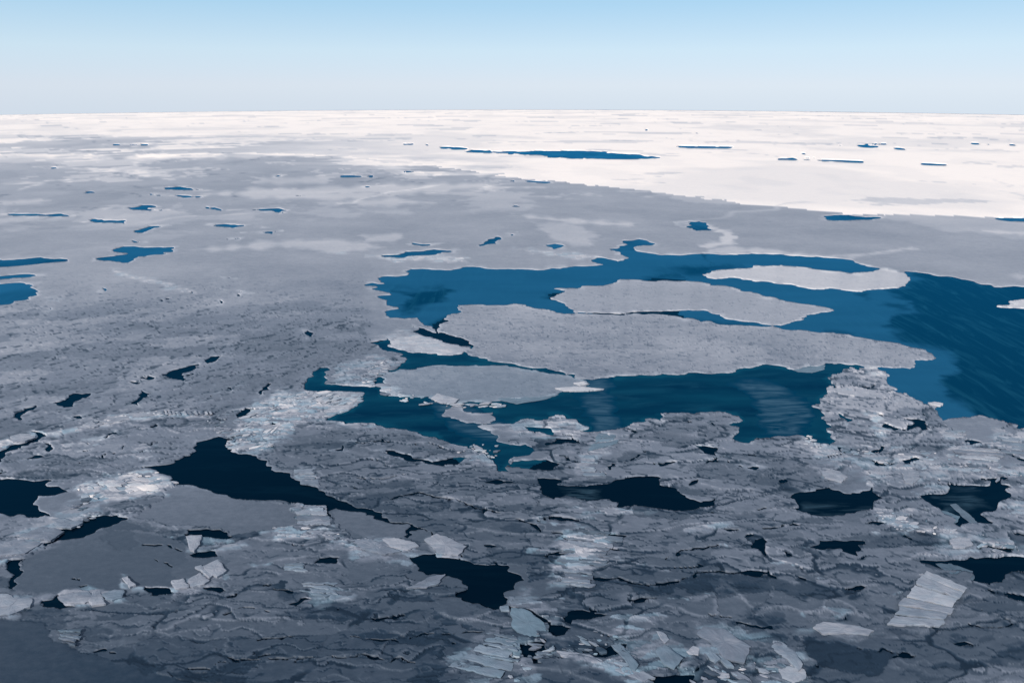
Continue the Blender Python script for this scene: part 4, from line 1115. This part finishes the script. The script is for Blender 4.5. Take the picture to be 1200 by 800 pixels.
# single tipped slabs
S_ = [
 ('leaning pale slab standing on the lower rim of the oval floe', [(143,678),(150,676),(160,688),(153,691)], .62, .05, 0, -.12),
 ('blocky pale slab at the lower rim of the oval floe, left of the leaning one', [(104,706),(110,692),(118,693),(125,710),(108,713)], .60, .06, 0, -.1),
 ('long pale slab along the lower rim of the oval floe at its left half', [(68,701),(80,697),(104,694),(112,704),(100,709),(80,709)], .57, .05, 0, -.05),
 ('pale slab with blue tip beside the blocky one on the oval rim', [(120,698),(135,692),(146,693),(144,702),(132,706),(124,704)], .50, .35, 0, -.08),
 ('upright pale trapezoid slab above the small black oval hole', [(218,629),(237,628),(235,640),(228,649),(222,645)], .62, .03, .03, -.06),
 ('big square pale slab below the small black oval hole', [(236,665),(256,655),(266,671),(255,679),(248,677)], .63, .04, .02, -.1),
 ('narrow pale slab left of the big square slab near the oval floe', [(229,665),(236,663),(250,677),(246,680)], .60, .12, 0, -.1),
 ('pale slab on the lower right rim of the oval floe', [(201,682),(215,679),(222,690),(206,693)], .62, .05, 0, -.08),
 ('pale slab joining the lower right rim of the oval floe to the square slab', [(221,681),(234,672),(246,682),(240,687),(224,690)], .58, .05, 0, -.08),
 ('large pale slab above the black channel at the left, upper of two', [(23,631),(47,619),(64,620),(76,624),(60,636)], .52, .03, 0, -.06),
 ('large pale slab above the black channel at the left, lower of two', [(-6,638),(22,633),(50,637),(30,651),(8,653),(-6,655)], .54, .05, 0, -.07),
 ('small pale slab where the black channel narrows at upper left', [(60,610),(72,608),(98,614),(84,621),(68,619)], .52, .12, 0, -.05),
 ('pale crescent slab at the bottom left corner beside the oval floe', [(-8,711),(22,700),(38,703),(36,713),(12,723),(-8,722)], .56, .15, 0, -.05),
 ('upper pale slab at the left edge beside the end of the black channel', [(-8,698),(10,697),(21,705),(12,713),(-8,716)], .60, .15, 0, -.08),
 ('long pale ledge at the left end of the ridge, inside the curled black pool', [(12,513),(24,509),(38,510),(42,514),(30,519),(16,520)], .60, .05, 0, -.05),
 ('pale triangular ledge in the middle of the left ridge', [(118,496),(128,490),(146,486),(178,483),(186,487),(160,491),(128,498)], .60, .02, 0, -.04),
 ('small pale slab leaning in the left ridge before the triangular ledge', [(97,499),(108,494),(116,501),(106,503)], .60, .05, 0, -.06),
 ('pale wedge slab with a dark crease at the end of the long black lead', [(497,634),(512,626),(528,632),(547,642),(537,653),(522,652),(513,650)], .58, .03, 0, -.05),
 ('brighter upper slab in the bright seam right of the striped square stack', [(448,633),(462,631),(486,637),(491,642),(478,647),(458,643)], .62, .05, 0, -.06),
 ('lower pale slab in the bright seam leading to the black pool', [(412,634),(436,633),(450,641),(470,648),(452,652),(425,645)], .52, .08, 0, -.04),
 ('smooth pale wedge lying on the tongue of ice by the black pool', [(476,691),(488,686),(505,677),(522,674),(514,686),(500,691)], .50, .03, 0, -.04),
 ('blue translucent slab tipped into the black gap at bottom centre', [(599,717),(618,719),(634,729),(643,740),(636,748),(618,745),(606,742),(599,735)], .34, .55, -.03, .12),
 ('small blue block on the lower shore of the bottom black pool', [(586,712),(596,711),(597,718),(587,718)], .55, .4, 0, -.1),
 ('long narrow shard leaning left in the shattered heap at bottom centre', [(713,750),(719,743),(748,783),(744,790),(738,787)], .42, .45, .06, -.12),
 ('longest dark shard in the middle of the shattered heap at bottom centre', [(755,741),(764,739),(800,776),(790,789),(778,782)], .44, .4, .06, -.14),
 ('narrow bright shard beside the longest one in the shattered heap', [(768,740),(778,743),(784,752),(778,757)], .56, .1, .05, -.1),
 ('white chip resting across the shards at bottom centre', [(804,765),(812,758),(820,761),(818,770),(808,769)], .62, .05, .05, -.08),
 ('slim shard right of the white chip in the shattered heap', [(816,750),(842,760),(832,764),(844,776),(838,780),(826,768)], .54, .4, .05, -.12),
 ('outer slim shard pointing down right of the shattered heap', [(835,765),(844,764),(860,785),(852,784)], .50, .4, .05, -.1),
 ('broad pale slab right of the shattered heap with a curved crease', [(816,744),(824,735),(846,737),(865,751),(880,760),(872,780),(850,776),(838,760)], .50, .04, 0, -.05),
 ('white-edged sheet leaning towards the dark hollow at the bottom right', [(905,750),(915,753),(930,765),(940,782),(935,790),(918,772),(902,758)], .56, .25, .04, -.1),
 ('pale snowy hump left of the dark hollow at the bottom right', [(912,785),(925,782),(942,786),(944,797),(930,803),(916,797)], .64, .2, 0, -.06),
 ('pale rounded lip of ice above the dark hollow at the bottom right', [(952,737),(964,730),(985,732),(1004,735),(1024,741),(1018,746),(990,744),(966,745)], .58, .03, 0, -.05),
 ('pale crest slab left in the bright seam at the very bottom', [(652,764),(668,765),(688,769),(706,776),(700,781),(680,776),(662,773)], .60, .1, 0, -.06),
 ('pale crest slab right in the bright seam at the very bottom', [(706,776),(728,774),(748,784),(768,797),(756,801),(738,795),(718,788)], .58, .15, 0, -.06),
 ('whitish rounded slab on top of the small dark pool right of centre', [(962,554),(974,551),(985,554),(993,561),(986,567),(976,564),(966,561)], .60, .05, 0, -.05),
 ('pale chipped slab in the middle of the broken ice on the right', [(1056,553),(1068,549),(1076,553),(1077,563),(1069,570),(1060,568)], .58, .05, 0, -.06),
 ('snowy slab on the shore above the lowest dark pool on the right', [(1112,634),(1124,630),(1136,632),(1139,641),(1128,644),(1116,643)], .62, .03, 0, -.06),
 ('pale blue drowned slab in the corner of the dark pool on the right', [(1076,604),(1082,597),(1092,595),(1110,599),(1125,605),(1122,612),(1108,617),(1085,615)], .22, .6, 0, -.02),
 ('narrow grey bar of ice slanting across the dark pool on the right', [(1113,591),(1120,590),(1133,600),(1146,613),(1141,616),(1128,606)], .36, .3, 0, 0),
 ('grey-blue drowned slab at the head of the lowest dark pool on the right', [(1096,660),(1115,660),(1140,669),(1142,675),(1139,681),(1122,676),(1106,668)], .26, .35, 0, -.02),
 ('blue-grey fin of ice at the near side of the white-rimmed floe', [(583,459),(610,457),(655,462),(640,468),(606,474),(588,470),(575,466)], .40, .5, 0, -.02),
 ('pale spike of ice at the near shore of the white-rimmed floe', [(505,468),(512,462),(538,469),(532,474),(516,473)], .66, .05, 0, -.02),
 ('small bright slab at the sharp right tip of the white-rimmed floe', [(672,450),(684,448),(689,451),(680,453)], .76, .02, 0, -.02),
 ('flat bright sliver pointing right under the tip of the white-rimmed floe', [(650,456),(676,454),(708,457),(690,459),(660,459)], .74, .1, 0, -.01),
 ('pale fin on the shore of the ice tongue by the right-hand water', [(1087,473),(1095,472),(1105,474),(1102,477),(1092,476)], .74, .02, 0, -.02),
 ('blue-grey skin of ice under the middle of the largest floe near shore', [(925,432),(945,427),(967,428),(966,433),(952,437),(935,436)], .34, .6, 0, 0),
]
for lab, poly, fr_, gl_, gx, gy in S_:
    drowned = 'drowned' in lab or 'fin of ice at' in lab or 'skin' in lab or 'bar of' in lab
    single(lab, poly, fr_, gl_, .12 if drowned else .62, gx, gy, .2 if drowned else .55)

# leaning tiles along the far side of the left ridge
tile_root = empty('tile_row', (*at(215, 486), 0))
tag(tile_root, 'row of little upright pale tiles along the right half of the left ridge', 'tile row')
for i, u_ in enumerate((190, 194, 198, 203, 209, 216, 222, 229, 235, 241, 246)):
    v_ = 484.5 + .4 * math.sin(u_)
    make_slab('tile', [at(u_ - 1.2, v_ - 2), at(u_ + 1.6, v_ - 2), at(u_ + 3.2, v_ + 2.6), at(u_ + .4, v_ + 2.6)], .7, .4, rng.uniform(-.2, .2), -.1, rng.choice((.5, .62, .7)), .1, tile_root, .03)

# heaps of broken ice
rubble('wide white field of crushed ice above the long black lead', [(264,519),(276,504),(300,476),(330,463),(375,460),(424,462),(422,472),(405,482),(380,491),(356,490),(350,500),(330,514),(312,529),(290,529),(272,523)], 520, .5, 3.6, .68, .16, 2.4, lean=.10, parts=40, drift=.5)
rubble('bright white heap at the left between two black pools', [(88,575),(110,567),(135,557),(157,551),(177,551),(190,558),(206,568),(196,579),(150,583),(108,589),(92,580)], 170, .4, 3.2, .78, .10, 2.2, lean=.10, parts=26)
rubble('white crumbs around the drowned slab in the pool on the right', [(1027,601),(1050,603),(1072,616),(1100,619),(1130,625),(1120,632),(1080,625),(1050,622),(1035,612)], 130, .3, 1.8, .70, .12, 2.2, parts=16)
rubble('pale crumbs along the wide broken rim above the dark pools on the right', [(985,524),(1030,530),(1110,530),(1180,545),(1200,560),(1170,565),(1110,553),(1050,548),(1000,540)], 200, .3, 2.2, .60, .10, 2.4, parts=24)
rubble('pale broken edge of the near shore of the white-rimmed floe', [(448,452),(475,462),(505,466),(530,474),(570,472),(600,476),(560,480),(520,477),(480,472),(450,464)], 110, .4, 2.4, .72, .15, 3, z0=.45, parts=16)
rubble('white crumbs at the narrow neck left of the white-rimmed floe', [(425,431),(448,424),(458,430),(452,440),(440,443),(432,452),(424,452),(432,440)], 60, .4, 2.0, .74, .2, 2, parts=10)
rubble('crushed pale ice hugging the left side of the shattered shards', [(660,748),(705,738),(730,740),(745,765),(735,785),(700,775),(665,765)], 110, .25, 1.6, .48, .15, 2.6, parts=14, drift=-.3)
rubble('crushed pale ice in the bottom right of the shattered shards', [(800,780),(860,780),(905,765),(935,775),(945,800),(880,806),(810,800)], 150, .25, 1.7, .52, .2, 2.6, parts=18, drift=-.5)
rubble('crushed ice around the striped strips under the bottom black pool', [(585,735),(625,738),(650,755),(640,790),(600,800),(590,770)], 70, .25, 1.3, .52, .2, 2.2, parts=10)
rubble('crumbs scattered at the tip of the ice tongue in the lead at centre', [(555,520),(582,522),(588,535),(570,545),(548,537),(535,530)], 90, .3, 1.8, .62, .2, 2.4, z0=.4, parts=12)
rubble('pale crumbs along the bright seam above the black pool at bottom centre', [(305,622),(345,617),(388,619),(420,640),(436,652),(415,650),(380,632),(335,632)], 130, .25, 1.8, .58, .1, 2.2, parts=16)
rubble('small bright crumbs by the shore right of the largest dark pool in the middle', [(935,508),(952,512),(965,524),(965,535),(948,532),(936,520)], 45, .3, 1.5, .72, .15, 2.2, parts=8)
rubble('pale crumbs beside the black hole near the left ridge end', [(240,489),(262,485),(285,490),(275,500),(262,512),(245,500)], 55, .3, 1.8, .60, .15, 2.2, parts=10)
rubble('pale crumbs strewn along the left ridge', [(50,507),(95,500),(130,488),(182,481),(250,485),(248,490),(182,489),(132,496),(97,506),(56,511)], 120, .3, 1.6, .58, .06, 3, parts=14, drift=.3)
rubble('pale lumps on the shore of the lowest dark pool at the right edge', [(1136,625),(1160,628),(1195,640),(1210,652),(1180,651),(1150,645)], 60, .3, 1.6, .60, .2, 2.4, parts=10)
rubble('pale chips under the bright heap at the end of the black channel', [(92,586),(110,588),(118,600),(105,612),(90,608),(82,600)], 40, .3, 1.6, .56, .15, 2, parts=8)
